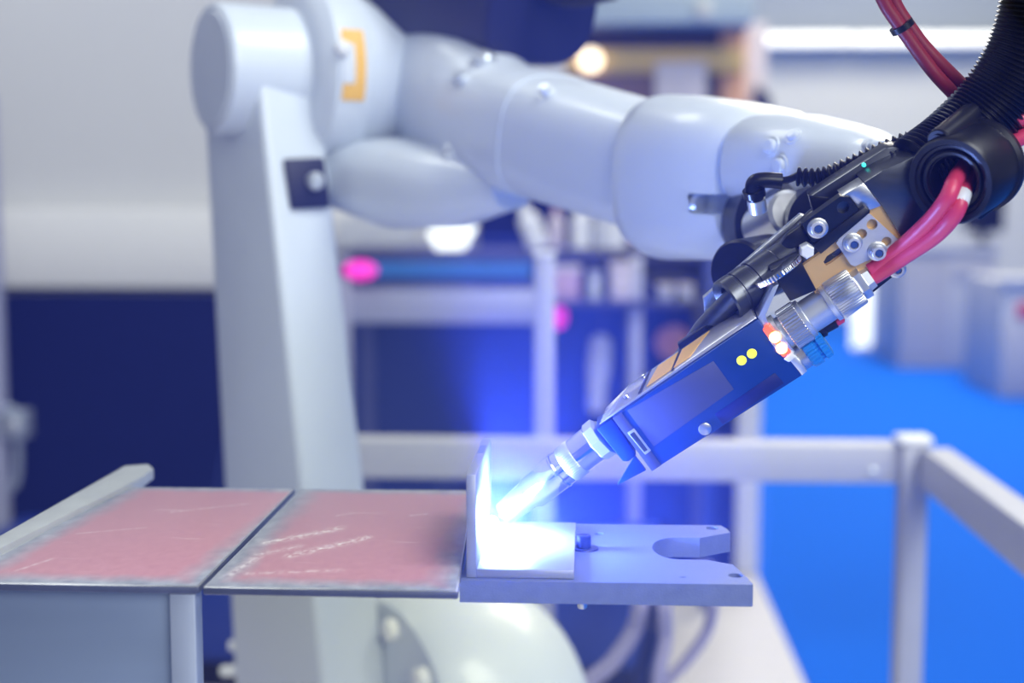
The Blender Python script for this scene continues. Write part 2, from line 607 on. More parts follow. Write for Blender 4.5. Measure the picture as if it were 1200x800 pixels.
stand_box('display_counter', 1052, 1168, 292, 431, M['cab'], 1.2, 'pale grey low counter on blue carpet behind the red hoses', 'counter',
          trims=[('top_board', 1046, 1172, 287, 294, M['cab'], 0.06), ('door', 1056, 1108, 300, 424, M['cab2'], 0.012), ('door', 1112, 1164, 300, 424, M['cab'], 0.012), ('drawer', 1118, 1164, 306, 330, M['cab2'], 0.03)])
stand_box('display_counter', 1171, 1262, 330, 466, M['cab'], 1.0, 'pale counter cut off by the picture edge, beside the low counter', 'counter',
          trims=[('top_board', 1168, 1266, 325, 332, M['cab'], 0.05), ('red_sign', 1192, 1212, 355, 372, M['red'], 0.02), ('door', 1176, 1216, 380, 460, M['cab2'], 0.012), ('door', 1220, 1258, 380, 460, M['cab2'], 0.012)])
t = stand_box('light_pedestal', 1004, 1046, 330, 411, M['litwhite'], 0.32, 'glowing white pedestal standing on the blue carpet below the connector', 'pedestal',
              trims=[('plinth', 1003, 1047, 405, 411, M['cab'], 0.02)])
a = Pz(1128, 431, 0)
mb = P(1128, 290, a.y + 0.3)
t = empty('monitor', P(1153, 290, a.y + 0.3), 'black monitor standing on the low counter behind the hose clamp', 'monitor')
q0, q1 = P(1130, 232, a.y + 0.3), P(1176, 272, a.y + 0.3)
obj('screen', box((q0.x, a.y + 0.28, q1.z), (q1.x, a.y + 0.34, q0.z), 0.01), M['black'], t)
zt = P(1052, 287, a.y).z
obj('stand', box((q0.x + 0.13, a.y + 0.30, zt), (q0.x + 0.21, a.y + 0.33, q1.z + 0.01), 0.004), M['black'], t)
obj('foot', box((q0.x + 0.06, a.y + 0.22, zt), (q0.x + 0.28, a.y + 0.42, zt + 0.015), 0.004), M['black'], t)

# exhibition booth seen above the forearm
YB = 9.0
b0 = P(655, 140, YB)
t = empty('exhibition_booth', (b0.x + 0.6, YB, 0), 'dark brown exhibition booth with yellow stripe and orange column above the forearm', 'booth')


def bp(nm, x0, x1, y0, y1, m, Y=YB, th=0.06, bottom=None):
    a, b = P(x0, y0, Y), P(x1, y1, Y)
    return obj(nm, box((a.x, Y, b.z if bottom is None else bottom), (b.x, Y + th, a.z), 0.006), m, t)


bp('back_panel', 600, 846, 20, 150, M['brown'], bottom=0)
bp('lower_panel', 600, 772, 84, 150, M['mauve'], YB - 0.04, 0.04, 0)
bp('stripe', 560, 872, 58, 85, M['booth_y'], YB - 0.08, 0.04)
bp('fascia', 640, 884, -70, 26, M['mint'], YB - 0.30, 0.30)
bp('column', 845, 872, 26, 160, M['booth_o'], YB - 0.02, 0.18, 0)
bp('side_column', 873, 897, 26, 160, M['booth_w'], YB + 0.05, 0.18, 0)
bp('hanging_panel', 768, 827, 72, 160, M['booth_w'], YB - 0.14, 0.04, 1.2)
bp('fascia_bracket', 817, 833, 0, 24, M['farwall'], YB - 0.33, 0.03)
for nm, x, y, rr, lab in [('spot_lamp', 692, 70, 17, 'larger warm glowing spot lamp on the yellow booth stripe'), ('spot_lamp', 641, 74, 9, 'small warm spot lamp at the forearm end of the yellow stripe')]:
    c = P(x, y, YB - 0.14)
    k = empty(nm, c, lab, 'lamp', 'spot lamps of the booth')
    obj('bulb', lathe(c, (0, 1, 0), [(0, 0.02), (0.004, rr * YB / FPX * 0.7), (0.03, rr * YB / FPX * 0.75), (0.045, 0.03)], 20), M['warm'], k)
    obj('holder', lathe(c + V((0, 0.045, 0)), (0, 1, 0), [(0, 0.03), (0.016, 0.03)], 16), M['black'], k)
c = P(893, 118, 8.9)
k = empty('loudspeaker', c, 'small dark wall loudspeaker beside the pale booth column', 'speaker')
obj('cabinet', hexa([P(884, 134, 8.9), P(908, 138, 8.9), P(908, 138, 9.1), P(884, 134, 9.1)], [P(886, 98, 8.9), P(902, 110, 8.9), P(902, 110, 9.1), P(886, 98, 9.1)], 0.01), M['dkcable'], k)
obj('bracket', hexa([P(888, 122, 8.98), P(896, 122, 8.98), P(896, 122, 9.14), P(888, 122, 9.14)], [P(888, 116, 8.98), P(896, 116, 8.98), P(896, 116, 9.14), P(888, 116, 9.14)]), M['dkcable'], k)

# ================================================================== rack with equipment in front of the navy wall
YR = 4.45
r0, r1 = P(398, 300, YR), P(838, 300, YR)
rack = empty('storage_rack', ((r0.x + r1.x) / 2, YR, PLAT), 'grey metal storage rack with loaded shelf behind the robot', 'rack')


def rk(nm, x0, x1, y0, y1, m, Y=YR, th=0.3, parent=None, r=0.003):
    a, b = P(x0, y0, Y), P(x1, y1, Y)
    return obj(nm, box((a.x, Y, b.z), (b.x, Y + th, a.z), r), m, parent or rack)


rk('shelf', 395, 838, 293, 306, M['rackdk'], th=0.40)
rk('shelf_edge', 395, 622, 307, 326, M['blue2'], Y=YR - 0.02, th=0.1)
rk('lower_shelf', 395, 628, 327, 336, M['rackdk'], th=0.40)
rk('crossbeam', 395, 628, 338, 379, M['rack'], Y=YR - 0.01, th=0.05)
rk('back_rail', 395, 486, 255, 292, M['cab'], Y=YR + 0.36, th=0.03)
for x in (396, 738, 826):
    a = P(x, 240, YR)
    obj('upright', box((a.x, YR + 0.41, PLAT), (a.x + 0.045, YR + 0.445, a.z), 0.003), M['rackdk'], rack)
for x in (396, 738, 826):
    a = P(x, 300, YR)
    obj('upright', box((a.x, YR - 0.02, PLAT), (a.x + 0.04, YR + 0.0, a.z), 0.002), M['navycab'] if x > 800 else M['rack'], rack)


def bottle(x, y0, y1, wpx, m, mcap, lab, Y=YR + 0.04, lean=0.0, grp='bottles and cans on the rack shelf'):
    base = P(x, y1, Y)
    h = P(x, y0, Y).z - base.z
    r = wpx / 2 * Y / FPX
    t_ = empty('bottle', base, lab, 'bottle', grp)
    ax = V((lean, 0, 1)).normalized()
    obj('body', lathe(base, ax, [(0, r * 0.9), (h * 0.03, r), (h * 0.62, r), (h * 0.74, r * 0.55), (h * 0.80, r * 0.4)], 22), m, t_)
    obj('cap', lathe(base + ax * h * 0.80, ax, [(0, r * 0.48), (h * 0.2, r * 0.45)], 18), mcap, t_)


ysh = 291
bottle(633, 232, ysh, 26, M['white'], M['white'], 'leaning white bottle at the post end of the rack shelf', lean=-0.42)
bottle(652, 240, ysh, 18, M['pale'], M['pink'], 'pale bottle with pink cap next to the leaning white bottle')
bottle(681, 234, ysh, 24, M['white'], M['blue2'], 'white bottle with blue cap in the shelf row')
bottle(704, 246, ysh, 17, M['cab'], M['white'], 'slim grey white bottle between blue capped and red capped ones')
bottle(722, 240, ysh, 22, M['white'], M['orange'], 'white bottle with reddish cap in the shelf row')
# white item on the shelf, its brightness put in as emission
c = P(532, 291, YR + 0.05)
k = empty('glowing_white_item', c, 'white item with added glow lying on the rack shelf', 'lamp')
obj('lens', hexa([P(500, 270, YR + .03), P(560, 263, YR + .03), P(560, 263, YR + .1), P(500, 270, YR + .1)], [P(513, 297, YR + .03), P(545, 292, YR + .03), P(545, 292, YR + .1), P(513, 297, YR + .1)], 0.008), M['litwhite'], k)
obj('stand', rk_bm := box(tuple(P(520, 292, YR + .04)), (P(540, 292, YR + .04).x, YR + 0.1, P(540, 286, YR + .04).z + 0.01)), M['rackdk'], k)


def small_box(nm, x0, x1, y0, y1, m, mlid, lab, cat, Y=YR + 0.02, th=0.12, grp=None):
    a, b = P(x0, y0, Y), P(x1, y1, Y)
    t_ = empty(nm, ((a.x + b.x) / 2, Y + th / 2, b.z), lab, cat, grp)
    h = a.z - b.z
    obj('body', box((a.x, Y, b.z), (b.x, Y + th, b.z + h * 0.82), 0.004), m, t_)
    obj('lid', box((a.x - 0.004, Y - 0.004, b.z + h * 0.82), (b.x + 0.004, Y + th + 0.004, a.z), 0.003), mlid, t_)


# second row, hanging tools and switchgear between shelf and cell wall
YC = 4.50
obj('switch_panel', box((P(640, 0, YC).x, YC + 0.1, P(640, 362, YC).z), (P(832, 0, YC).x, YC + 0.14, P(640, 306, YC).z), 0.003), M['rackdk'], rack)
rk('lower_tray', 640, 835, 352, 360, M['rackdk'], Y=YC - 0.15, th=0.25)
small_box('tool_case', 648, 679, 312, 352, M['pink'], M['pale'], 'dusty pink tool case on the tray beside the tall post', 'case', Y=YC - 0.12)
small_box('tool_case', 690, 704, 318, 352, M['cab'], M['rack'], 'narrow grey violet case between pink and cream ones', 'case', Y=YC - 0.12)
small_box('tool_case', 716, 741, 308, 352, M['pale'], M['pale'], 'cream tool case at the middle of the rack tray', 'case', Y=YC - 0.12)
small_box('tool_case', 772, 789, 334, 352, M['rack'], M['pale'], 'small lilac case beside the torch barrel, farther from the clamp', 'case', Y=YC - 0.12)
small_box('tool_case', 795, 812, 334, 352, M['rack'], M['pale'], 'small lilac case nearest to the torch barrel', 'case', Y=YC - 0.12)
for (x, y, wx, hy, lab) in [(653, 372, 22, 28, 'round magenta signal lamp on the tall post under the pink case'), (421, 317, 40, 22, 'wide pink magenta signal lamp at the shelf edge beside the lower arm')]:
    Yq = YR - 0.04 if x < 500 else 4.55
    c = P(x, y, Yq)
    k = empty('signal_lamp', c, lab, 'lamp', 'magenta signal lamps')
    rr = wx / 2 * Yq / FPX
    b = lathe(c, (0, 1, 0), [(0, rr * 0.55), (0.004, rr * 0.9), (0.014, rr), (0.024, rr)], 20)
    for v in b.verts:
        v.co.z = c.z + (v.co.z - c.z) * hy / wx
    obj('lens', b, M['led_m'], k)
    obj('socket', box((c.x - rr * .5, c.y + 0.024, c.z - rr * .5), (c.x + rr * .5, c.y + 0.06, c.z + rr * .5), 0.002), M['rackdk'], k)
# long white handle and orange block below the tray
k = empty('hanging_tool', P(702, 480, 4.6), 'long white tool hanging under the rack tray', 'tool')
obj('body', loft([(P(704, 392, 4.6), .015, .01), (P(704, 400, 4.6), .035, .02), (P(702, 430, 4.6), .038, .02), (P(700, 455, 4.6), .03, .018), (P(699, 482, 4.6), .028, .014)], 18, 2.2, hint=(0, 1, 0)), M['cab'], k)
obj('loop', tube(spline([P(704, 393, 4.6), P(707, 375, 4.62), P(705, 362, 4.64)], 6), 0.004, 8), M['rackdk'], k)
k = empty('cable_reel', P(786, 425, 4.6), 'orange cable reel hanging under the rack tray', 'reel')
c = P(786, 402, 4.6)
obj('drum', lathe(c, (0.3, 1, 0), [(0, .052), (.012, .055), (.014, .03), (.05, .03), (.052, .055), (.064, .052)], 24), M['orange'], k)
obj('hook', tube(spline([P(786, 388, 4.62), P(788, 372, 4.63), P(786, 360, 4.64)], 6), 0.004, 8), M['rackdk'], k)
# navy machine cabinet low down
a, b = P(-60, 652, 3.6), P(781, 652, 3.6)
k = empty('machine_cabinet', ((a.x + b.x) / 2, 3.6, PLAT), 'deep blue machine cabinet low behind the robot base', 'cabinet')
obj('body', box((a.x, 3.6, PLAT + 0.08), (b.x, 4.1, a.z), 0.008), M['navycab'], k)
obj('plinth', box((a.x + .03, 3.63, PLAT), (b.x - .03, 4.07, PLAT + 0.08), 0.004), M['black'], k)
obj('door', box((a.x + .02, 3.588, PLAT + .1), ((a.x + b.x) / 2 - .005, 3.6, a.z - .02), 0.004), M['navycab'], k)
d_ = obj('door', box(((a.x + b.x) / 2 + .005, 3.588, PLAT + .1), (b.x - .02, 3.6, a.z - .02), 0.004), M['navycab'], k)
obj('handle', box(((a.x + b.x) / 2 + .03, 3.56, a.z - .4), ((a.x + b.x) / 2 + .05, 3.588, a.z - .25), 0.004), M['steel'], d_)
# bracketed pipe at the picture edge
YP = 4.2
k = empty('wall_conduit', P(-6, 700, YP), 'grey blue conduit with a loop handle at the picture edge by the navy panel', 'conduit')
a = P(-10, 330, YP)
obj('pipe', lathe(V((a.x, YP, PLAT)), (0, 0, 1), [(0, .034), (1.6, .034)], 20), M['rack'], k)
pa, pb = P(2, 478, YP), P(2, 572, YP)
m_ = tube(spline([P(-4, 478, YP), P(14, 480, YP), P(20, 495, YP), P(21, 525, YP), P(20, 556, YP), P(14, 571, YP), P(-4, 573, YP)], 8), .014, 12)
h_ = obj('loop_handle', m_, M['columnl'], k)
obj('clamp', box((P(-14, 0, YP).x, YP - .045, P(0, 512, YP).z), (P(18, 0, YP).x, YP + .03, P(0, 480, YP).z), .006), M['columnl'], k)
obj('clamp_bolt', lathe(P(16, 498, YP - .045), (0, -1, 0), [(0, .018), (.012, .018), (.016, .012)], 16), M['alu'], k)

# ================================================================== guard fence
YF = 2.40
pc = P(1068, 519, YF)
zt = pc.z
fence = empty('guard_fence', (pc.x, YF, PLAT), 'pale grey guard fence with corner post and two rails around the cell', 'fence')
Hh, Dp = 0.066, 0.060
xl = P(345, 519, YF).x
obj('rail', box((xl, YF, zt - Hh - .004), (pc.x - 0.018, YF + Dp, zt - .004), .004), M['fence'], fence)
pr = Pz(1200, 607, zt)
dirr = (V((pr.x, pr.y, 0)) - V((pc.x + .02, YF, 0)))
pe = V((pc.x + .02, YF, 0)) + dirr * 3.2
nx = V((dirr.y, -dirr.x, 0)).normalized() * -1
obj('rail', prism([V((pc.x + .010, YF - .02, zt - Hh - .004)), V((pe.x, pe.y, zt - Hh - .004)), V((pe.x + .05, pe.y, zt - Hh - .004)), V((pc.x + .060, YF - .02, zt - Hh - .004))], (0, 0, Hh), .004), M['fence'], fence)
pw = 0.040
po = obj('post', box((pc.x - .018, YF - .02, PLAT), (pc.x + .026, YF + .03, zt), .005), M['fence'], fence)
obj('post_cap', box((pc.x - .024, YF - .024, zt), (pc.x + .032, YF + .034, zt + .012), .004), M['white'], po)
obj('foot_plate', box((pc.x - .07, YF - .07, PLAT), (pc.x + .05, YF + .08, PLAT + .008), .002), M['fence'], po)
po = obj('post', box((pe.x, pe.y - .02, PLAT), (pe.x + .04, pe.y + .02, zt), .005), M['fence'], fence)
po = obj('post', box((xl - .05, YF + .005, PLAT), (xl - .0, YF + .055, zt), .005), M['fence'], fence)
obj('rail_screw', lathe(P(1023, 553, YF), (0, -1, 0), [(-.002, .008), (.003, .008), (.005, .004)], 14), M['robot_bolt'], fence)
# tall post behind the rail
a = P(626, 300, YF + .1)
b = P(650, 300, YF + .1)
k = empty('tall_post', ((a.x + b.x) / 2, YF + .1, PLAT), 'tall pale blue post rising behind the guard rail', 'post')
obj('shaft', box((a.x, YF + .1, PLAT + .01), (b.x, YF + .135, a.z), .003), M['rack'], k)
obj('foot_plate', box((a.x - .03, YF + .07, PLAT), (b.x + .03, YF + .165, PLAT + .01), .002), M['rack'], k)
obj('top_cap', box((a.x - .002, YF + .098, a.z), (b.x + .002, YF + .137, a.z + .008), .002), M['white'], k)

# ================================================================== robot
A_ = V((0.82, 0.572, 0)).normalized()
B_ = V((-A_.y, A_.x, 0))
NR = -B_            # normal of the bright side of the lower arm
robot = empty('robot_arm', P(455, 870, 1.85) * 1.0, 'large white industrial robot arm reaching over the welding table', 'robot')
rl = robot.location.copy()
robot.location = V((rl.x, rl.y, PLAT))
rb = M['robot']
# lower arm
Yc = 1.70
fc = [(303, 100), (380, 800), (397, 960)]


def arm_ring(xf, xl, xr, y):
    c = P(xf, y, Yc)
    l = P(xl, y, Yc + .150)
    r = P(xr, y, Yc + .055)
    l.z = r.z = c.z
    return [c, r, l + (r - c), l]


top = arm_ring(301, 236, 374, 85)
bot = arm_ring(386, 276, 463, 880)
la = obj('lower_arm', hexa(bot, top, .010, 3), rb, robot)
# upper joint barrel
cb = P(247, 80, 1.745)
R1 = .0795
bar = obj('shoulder_barrel', lathe(cb, A_, [(0, R1 * .94), (.003, R1 * .985), (.008, R1), (.150, R1), (.175, R1 * .98), (.19, R1 * .8)], 64), rb, robot)
obj('end_cover', lathe(cb, A_, [(-.002, R1 * .86), (.002, R1 * .9), (.006, R1 * .9)], 64), M['robot'], bar)
# elbow flange
ce = cb + A_ * .135
R2 = .118
elb = obj('elbow_flange', lathe(ce, A_, [(-.034, R2 * .78), (-.030, R2 * .9), (-.018, R2), (.028, R2), (.032, R2 * .98), (.034, R2 * .88), (.2, R2 * .85), (.24, R2 * .7)], 72), rb, robot)


def patch(o, axis, R, s0, s1, a0, a1, m, name, parent, n=14, th=.0012):
    """strip lying on a barrel; angles from straight up, turning to the camera side"""
    a, u, v = basis(axis, (0, 0, 1))
    b = bmesh.new()
    rows = []
    for i in range(n + 1):
        t = math.radians(a0 + (a1 - a0) * i / n)
        d = u * math.cos(t) + v * math.sin(t)
        rows.append([b.verts.new(o + a * s + d * (R + e)) for s, e in ((s0, -.001), (s0, th), (s1, th), (s1, -.001))])
    for r0_, r1_ in zip(rows, rows[1:]):
        for k_ in range(4):
            b.faces.new((r0_[k_], r0_[(k_ + 1) % 4], r1_[(k_ + 1) % 4], r1_[k_]))
    b.faces.new(rows[0])
    b.faces.new(list(reversed(rows[-1])))
    return obj(name, b, m, parent)


SGN = 1 if basis(A_, (0, 0, 1))[2].y < 0 else -1
yl = patch(ce, A_, R2, -.012, .018, SGN * 68, SGN * 110, M['yellow'], 'warning_label', elb)
tag(yl, 'yellow warning label')
lw = patch(ce, A_, R2 + .001, -.014, .003, SGN * 77, SGN * 100, M['label_w'], 'label_window', elb)
obj('flange_bolt', lathe(ce + A_ * -.014 + (V((0, 0, 1)) * math.cos(math.radians(80)) + NR * math.sin(math.radians(80))) * R2 * .99, NR, [(0, .009), (.010, .009), (.013, .005)], 16), M['white'], elb)
lt = patch(ce, A_, R2, .0, .016, SGN * 14, SGN * 20, M['gunmetal'], 'printed_mark', elb, 4, .0006)
lt = patch(ce, A_, R2, .010, .028, SGN * 24, SGN * 30, M['gunmetal'], 'printed_mark', elb, 4, .0006)

# forearm
F0, F1 = P(440, 95, 1.86), P(780, 200, 1.40)
fo = loft([
    (P(492, 84, 1.955), .060, .085), (P(500, 88, 1.93), .078, .108, 2.1), (P(522, 106, 1.85), .078, .118, 2.1), (P(552, 130, 1.765), .074, .096, 2.1),
    (P(584, 148, 1.69), .068, .078, 2.2), (P(612, 155, 1.635), .066, .071, 2.5), (P(640, 160, 1.585), .066, .0685, 2.8),
    (P(700, 178, 1.50), .0635, .0650, 2.8), (P(765, 196, 1.415), .060, .062, 2.8), (P(790, 202, 1.385), .058, .060, 2.8)], 48, 2.6)
far = obj('forearm', fo, rb, robot, sharp=40)
# seam ring round the forearm
sr = loft([(P(641, 160.2, 1.583), .0672, .0694, 2.8), (P(644, 161.2, 1.579), .0672, .0694, 2.8)], 48, 2.8)
obj('seam_ring', sr, rb, far)
# lower motor housing under the elbow
mh = loft([(P(385, 205, 1.86), .03, .02), (P(410, 205, 1.83), .06, .045), (P(470, 215, 1.76), .066, .056), (P(540, 222, 1.68), .05, .044), (P(600, 222, 1.62), .03, .022)], 36, 2.4)
obj('motor_housing', mh, rb, robot, sharp=50)
from mathutils.bvhtree import BVHTree


def surf(o, x, y):
    off = root_loc(o)
    me = o.data
    tr = BVHTree.FromPolygons([v.co + off for v in me.vertices], [tuple(p.vertices) for p in me.polygons])
    h = tr.ray_cast(CAM, ray(x, y).normalized())
    return (h[0], h[1] if h[1].dot(ray(x, y)) < 0 else -h[1]) if h[0] else (None, None)


def carve(o, cutter):
    cm = bpy.data.meshes.new('cut')
    bmesh.ops.recalc_face_normals(cutter, faces=cutter.faces)
    off = root_loc(o)
    for v in cutter.verts:
        v.co -= off
    cutter.to_mesh(cm)
    co = bpy.data.objects.new('cut', cm)
    co.location = off
    COL.objects.link(co)
    md = o.modifiers.new('b', 'BOOLEAN')
    md.operation = 'DIFFERENCE'
    md.object = co
    bpy.context.view_layer.update()
    me = bpy.data.meshes.new_from_object(o.evaluated_get(bpy.context.evaluated_depsgraph_get()))
    o.modifiers.clear()
    o.data = me
    me.set_sharp_from_angle(angle=math.radians(35))
    bpy.data.objects.remove(co)


# bolts on the forearm housing
AX = (F1 - F0).normalized()
for (x, y, rr) in [(566, 72, .012), (541, 93, .009), (527, 183, .010), (641, 110, .006)]:
    c, n_ = surf(far, x, y)
    bq = obj('housing_bolt', lathe(c - n_ * .004, n_, [(0, rr * 1.5), (.005, rr * 1.4), (.005, rr), (.012, rr), (.014, rr * .8)], 18), M['robot_bolt'], far)
# wrist collar
wc = loft([(P(775, 205, 1.400), .060, .068, 2.6), (P(790, 205, 1.385), .071, .0765, 2.7), (P(808, 209, 1.36), .075, .0775, 3.0), (P(855, 212, 1.31), .074, .072, 3.2),
           (P(895, 216, 1.262), .066, .066, 3.2), (P(905, 217, 1.250), .058, .058, 3.2)], 48, 2.8)
wr = obj('wrist_collar', wc, rb, robot, sharp=40)
# pocket with bolt in the collar side
c = P(840, 238, 1.225)
n_ = NR
u_ = (P(870, 240, 1.22) - P(808, 234, 1.25)).normalized()


def on(x, y, off, o, n):
    return Pl(x, y, o, n, off)


pk_c, nw = surf(wr, 838, 238)
pk = [surf(wr, x, y)[0] for x, y in ((805, 226), (868, 226), (873, 250), (807, 250))]
carve(wr, prism([p + nw * .03 for p in pk], -nw * .046, .002))
pc_ = surf(wr, 813, 238)
obj('pocket_bolt', lathe(pc_[0] - nw * .004, nw, [(0, .010), (.014, .010), (.017, .007)], 18), M['robot_bolt'], wr)
# wrist end: bright upper casting reaching to the tool flange
we = loft([(P(880, 178, 1.26), .03, .028), (P(900, 188, 1.235), .048, .040), (P(945, 194, 1.19), .052, .042), (P(985, 195, 1.155), .050, .036), (P(1020, 190, 1.13), .040, .026), (P(1040, 186, 1.115), .022, .014)], 40, 2.5)
wst = obj('wrist_casting', we, rb, robot, sharp=50)
hp = P(968, 190, 1.150)
obj('wrist_cover', lathe(hp, (CAM + V((0, 0, .25)) - hp), [(-.03, .030), (.0, .030), (.003, .028)], 36), rb, wst)
for (x, y, rr) in [(930, 160, .005), (1020, 172, .004), (904, 172, .006), (915, 194, .006)]:
    c, n_ = surf(wst, x, y)
    if c:
        obj('casting_bolt', lathe(c - n_ * .004, n_, [(0, rr * 1.5), (.005, rr * 1.4), (.005, rr), (.008, rr), (.009, rr * .75)], 16), M['robot'], wst)
cc, cn = surf(wr, 862, 172)
if cc:
    obj('collar_bolt', lathe(cc - cn * .004, cn, [(0, .013), (.006, .012), (.006, .008), (.012, .008)], 18), M['robot'], wr)
# wrist lower part behind the torch
obj('tool_flange', lathe(P(905, 262, 1.235), (P(960, 262, 1.12) - P(905, 262, 1.235)), [(0, .045), (.04, .045), (.043, .038), (.10, .038), (.103, .03), (.13, .03)], 40), M['blackmetal'], robot)
obj('flange_ring', lathe(P(893, 268, 1.16), (P(945, 240, 1.09) - P(893, 268, 1.16)), [(0, .017), (.002, .019), (.05, .019), (.052, .016)], 30), M['steel'], robot)
# black mounting block on the lower arm
oa = P(350, 215, Yc + .03)
blk = obj('black_block', prism([on(334, 186, .012, oa, NR), on(381, 184, .012, oa, NR), on(389, 243, .012, oa, NR), on(342, 246, .012, oa, NR)], -NR * .045, .004), M['dkcable'], robot)
obj('block_bolt', lathe(on(368, 212, .012, oa, NR), NR, [(0, .0105), (.008, .0105), (.011, .007)], 18), M['robot_bolt'], blk)
# dark motor on top of the elbow
dm = loft([(P(455, -40, 1.95), .10, .09), (P(470, -38, 1.93), .115, .10), (P(600, 0, 1.76), .085, .070, 3), (P(634, 12, 1.715), .080, .066, 3), (P(639, 14, 1.708), .074, .060, 3)], 40, 3)
dmo = obj('dark_motor', dm, M['dkcable'], robot)
obj('motor_cable', hose([P(600, -30, 1.7), P(660, -4, 1.68), P(720, -12, 1.66)], .012), M['black'], dmo)
# base joint barrel and pedestal
cj = P(455, 872, 1.76)
R3 = .190
jb = obj('base_joint', lathe(cj, A_, [(-.006, R3 * .84), (-.002, R3 * .88), (.0, R3 * .97), (.01, R3), (.13, R3), (.15, R3 * .97), (.20, R3 * .9), (.22, R3 * .8)], 72), rb, robot)
for ang in range(10, 360, 32):
    t_ = math.radians(ang)
    c = cj - A_ * .004 + (V((0, 0, 1)) * math.cos(t_) + NR * math.sin(t_)) * R3 * .86
    obj('joint_bolt', lathe(c, -A_, [(0, .014), (.012, .014), (.016, .009)], 16), M['white'], jb)
for (x, y) in [(272, 756), (262, 786)]:
    c = P(x, y, 1.86)
    obj('arm_bolt', lathe(c, (-1, -.2, 0), [(-.03, .008), (.0, .008), (.005, .005)], 14), M['white'], la)
pb_ = V((cj.x + A_.x * .12, cj.y + A_.y * .12, 0))
obj('pedestal', lathe(V((pb_.x, pb_.y, PLAT)), (0, 0, 1), [(0, .26), (.03, .26), (.04, .20), (.30, .175), (cj.z - PLAT - .02, .15)], 48), rb, robot)

# cables hanging low beside the robot base
for pts, r, m, lab in [
    ([(752, 690, 2.1), (744, 735, 2.1), (718, 775, 2.1), (672, 830, 2.12), (640, 1000, 2.15)], .013, M['lilac'], 'lilac grey cable bending towards the robot base under the fixture plate'),
    ([(768, 690, 2.12), (764, 740, 2.12), (752, 790, 2.12), (742, 860, 2.15), (740, 1000, 2.2)], .012, M['dkcable'], 'dark blue cable in the middle of the bundle under the fixture plate'),
    ([(775, 690, 2.08), (780, 745, 2.08), (772, 790, 2.08), (768, 860, 2.1), (765, 1000, 2.1)], .011, M['lilac'], 'straight lilac cable hanging under the fixture plate'),
    ([(836, 690, 2.14), (830, 735, 2.14), (806, 772, 2.14), (772, 810, 2.15), (750, 860, 2.2), (740, 1000, 2.24)], .009, M['lilac'], 'thin lilac cable curving in from the slotted plate end')]:
    q = [P(*p) for p in pts]
    q[-1].z = max(PLAT + .02, q[-1].z)
    q += [V((q[-1].x + .01, q[-1].y + .02, PLAT + .012)), V((q[-1].x + .1, q[-1].y + .25, PLAT + .012))]
    q = [P(pts[0][0] - 25, 668, 3.585), P(pts[0][0] - 6, 664, 2.7)] + q
    tag(obj('loose_cable', hose(q, r), m), lab, 'cable', 'cables by the robot base')

# ================================================================== welding table
YS = .85
Z0 = P(300, 690, YS).z          # top of the sheets
ST = .0052


def uv_sheet(bm, lo, hi):
    uv = bm.loops.layers.uv.new('UVMap')
    for f_ in bm.faces:
        for l in f_.loops:
            l[uv].uv = ((l.vert.co.x - lo[0]) / (hi[0] - lo[0]), (l.vert.co.y - lo[1]) / (hi[1] - lo[1]))


def sheet(fl, fr, br, bl, lab, name, streaks):
    pts = [Pz(*fl, Z0), Pz(*fr, Z0), Pz(*br, Z0), Pz(*bl, Z0)]
    b = prism([p - V((0, 0, ST)) for p in pts], (0, 0, ST), .0014, seg=2)
    # straight UVs by the sheet's own corners
    uv = b.loops.layers.uv.new('UVMap')
    o0, ex, ey = pts[0], pts[1] - pts[0], pts[3] - pts[0]
    det = ex.x * ey.y - ex.y * ey.x
    for f_ in b.faces:
        for l in f_.loops:
            d = l.vert.co - o0
            l[uv].uv = ((d.x * ey.y - d.y * ey.x) / det, (ex.x * d.y - ex.y * d.x) / det)
    st_ = []
    for (xa, ya, xb, yb, wd, amt) in streaks:
        uvs = []
        for (x_, y_) in ((xa, ya), (xb, yb)):
            d = Pz(x_, y_, Z0) - o0
            uvs += [(d.x * ey.y - d.y * ey.x) / det, (ex.x * d.y - ex.y * d.x) / det]
        st_.append((*uvs, wd, amt))
    o = obj('steel_sheet', b, film_material(name, st_))
    o.data.materials.append(M['shaded_edge'])
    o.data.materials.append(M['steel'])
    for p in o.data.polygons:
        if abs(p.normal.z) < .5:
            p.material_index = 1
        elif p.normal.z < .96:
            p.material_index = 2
    return tag(o, lab, 'sheet', 'pink steel sheets')


sheet((-60, 682), (233, 687), (346, 572), (152, 570), 'pink coated steel sheet beside the raised flat bar', 'pink_film_scuffed', [(20, 668, 60, 655, .02, .6), (200, 600, 290, 590, .015, .7), (90, 625, 170, 618, .012, .5)])
sheet((237, 687.5), (537, 693), (556, 574), (352, 572.5), 'pink coated steel sheet with scratches beside the upright plate', 'pink_film_scratched', [(311, 636, 398, 619, .05, 1.0), (340, 651, 430, 630, .05, .9), (268, 674, 302, 652, .05, .8), (300, 650, 350, 640, .04, .6), (395, 604, 415, 601, .015, .9), (480, 604, 500, 602, .015, .9), (290, 672, 400, 668, .03, .5)])
# raised flat bar along the outer edge
zb = Z0 + .003
q = [Pz(-70, 690, zb), Pz(150, 572, zb), Pz(179, 556, zb), Pz(176, 548, zb), Pz(140, 548, zb), Pz(-90, 662, zb)]
q = [Pz(-60, 676, zb), Pz(168, 560, zb), Pz(180, 551, zb), Pz(174, 546, zb), Pz(146, 548, zb), Pz(-60, 664, zb)]
tag(obj('flat_bar', prism([p - V((0, 0, .0078)) for p in q], (0, 0, .0098), .001), M['bar']), 'grey flat bar with rounded end along the outer edge of the sheets', 'bar')
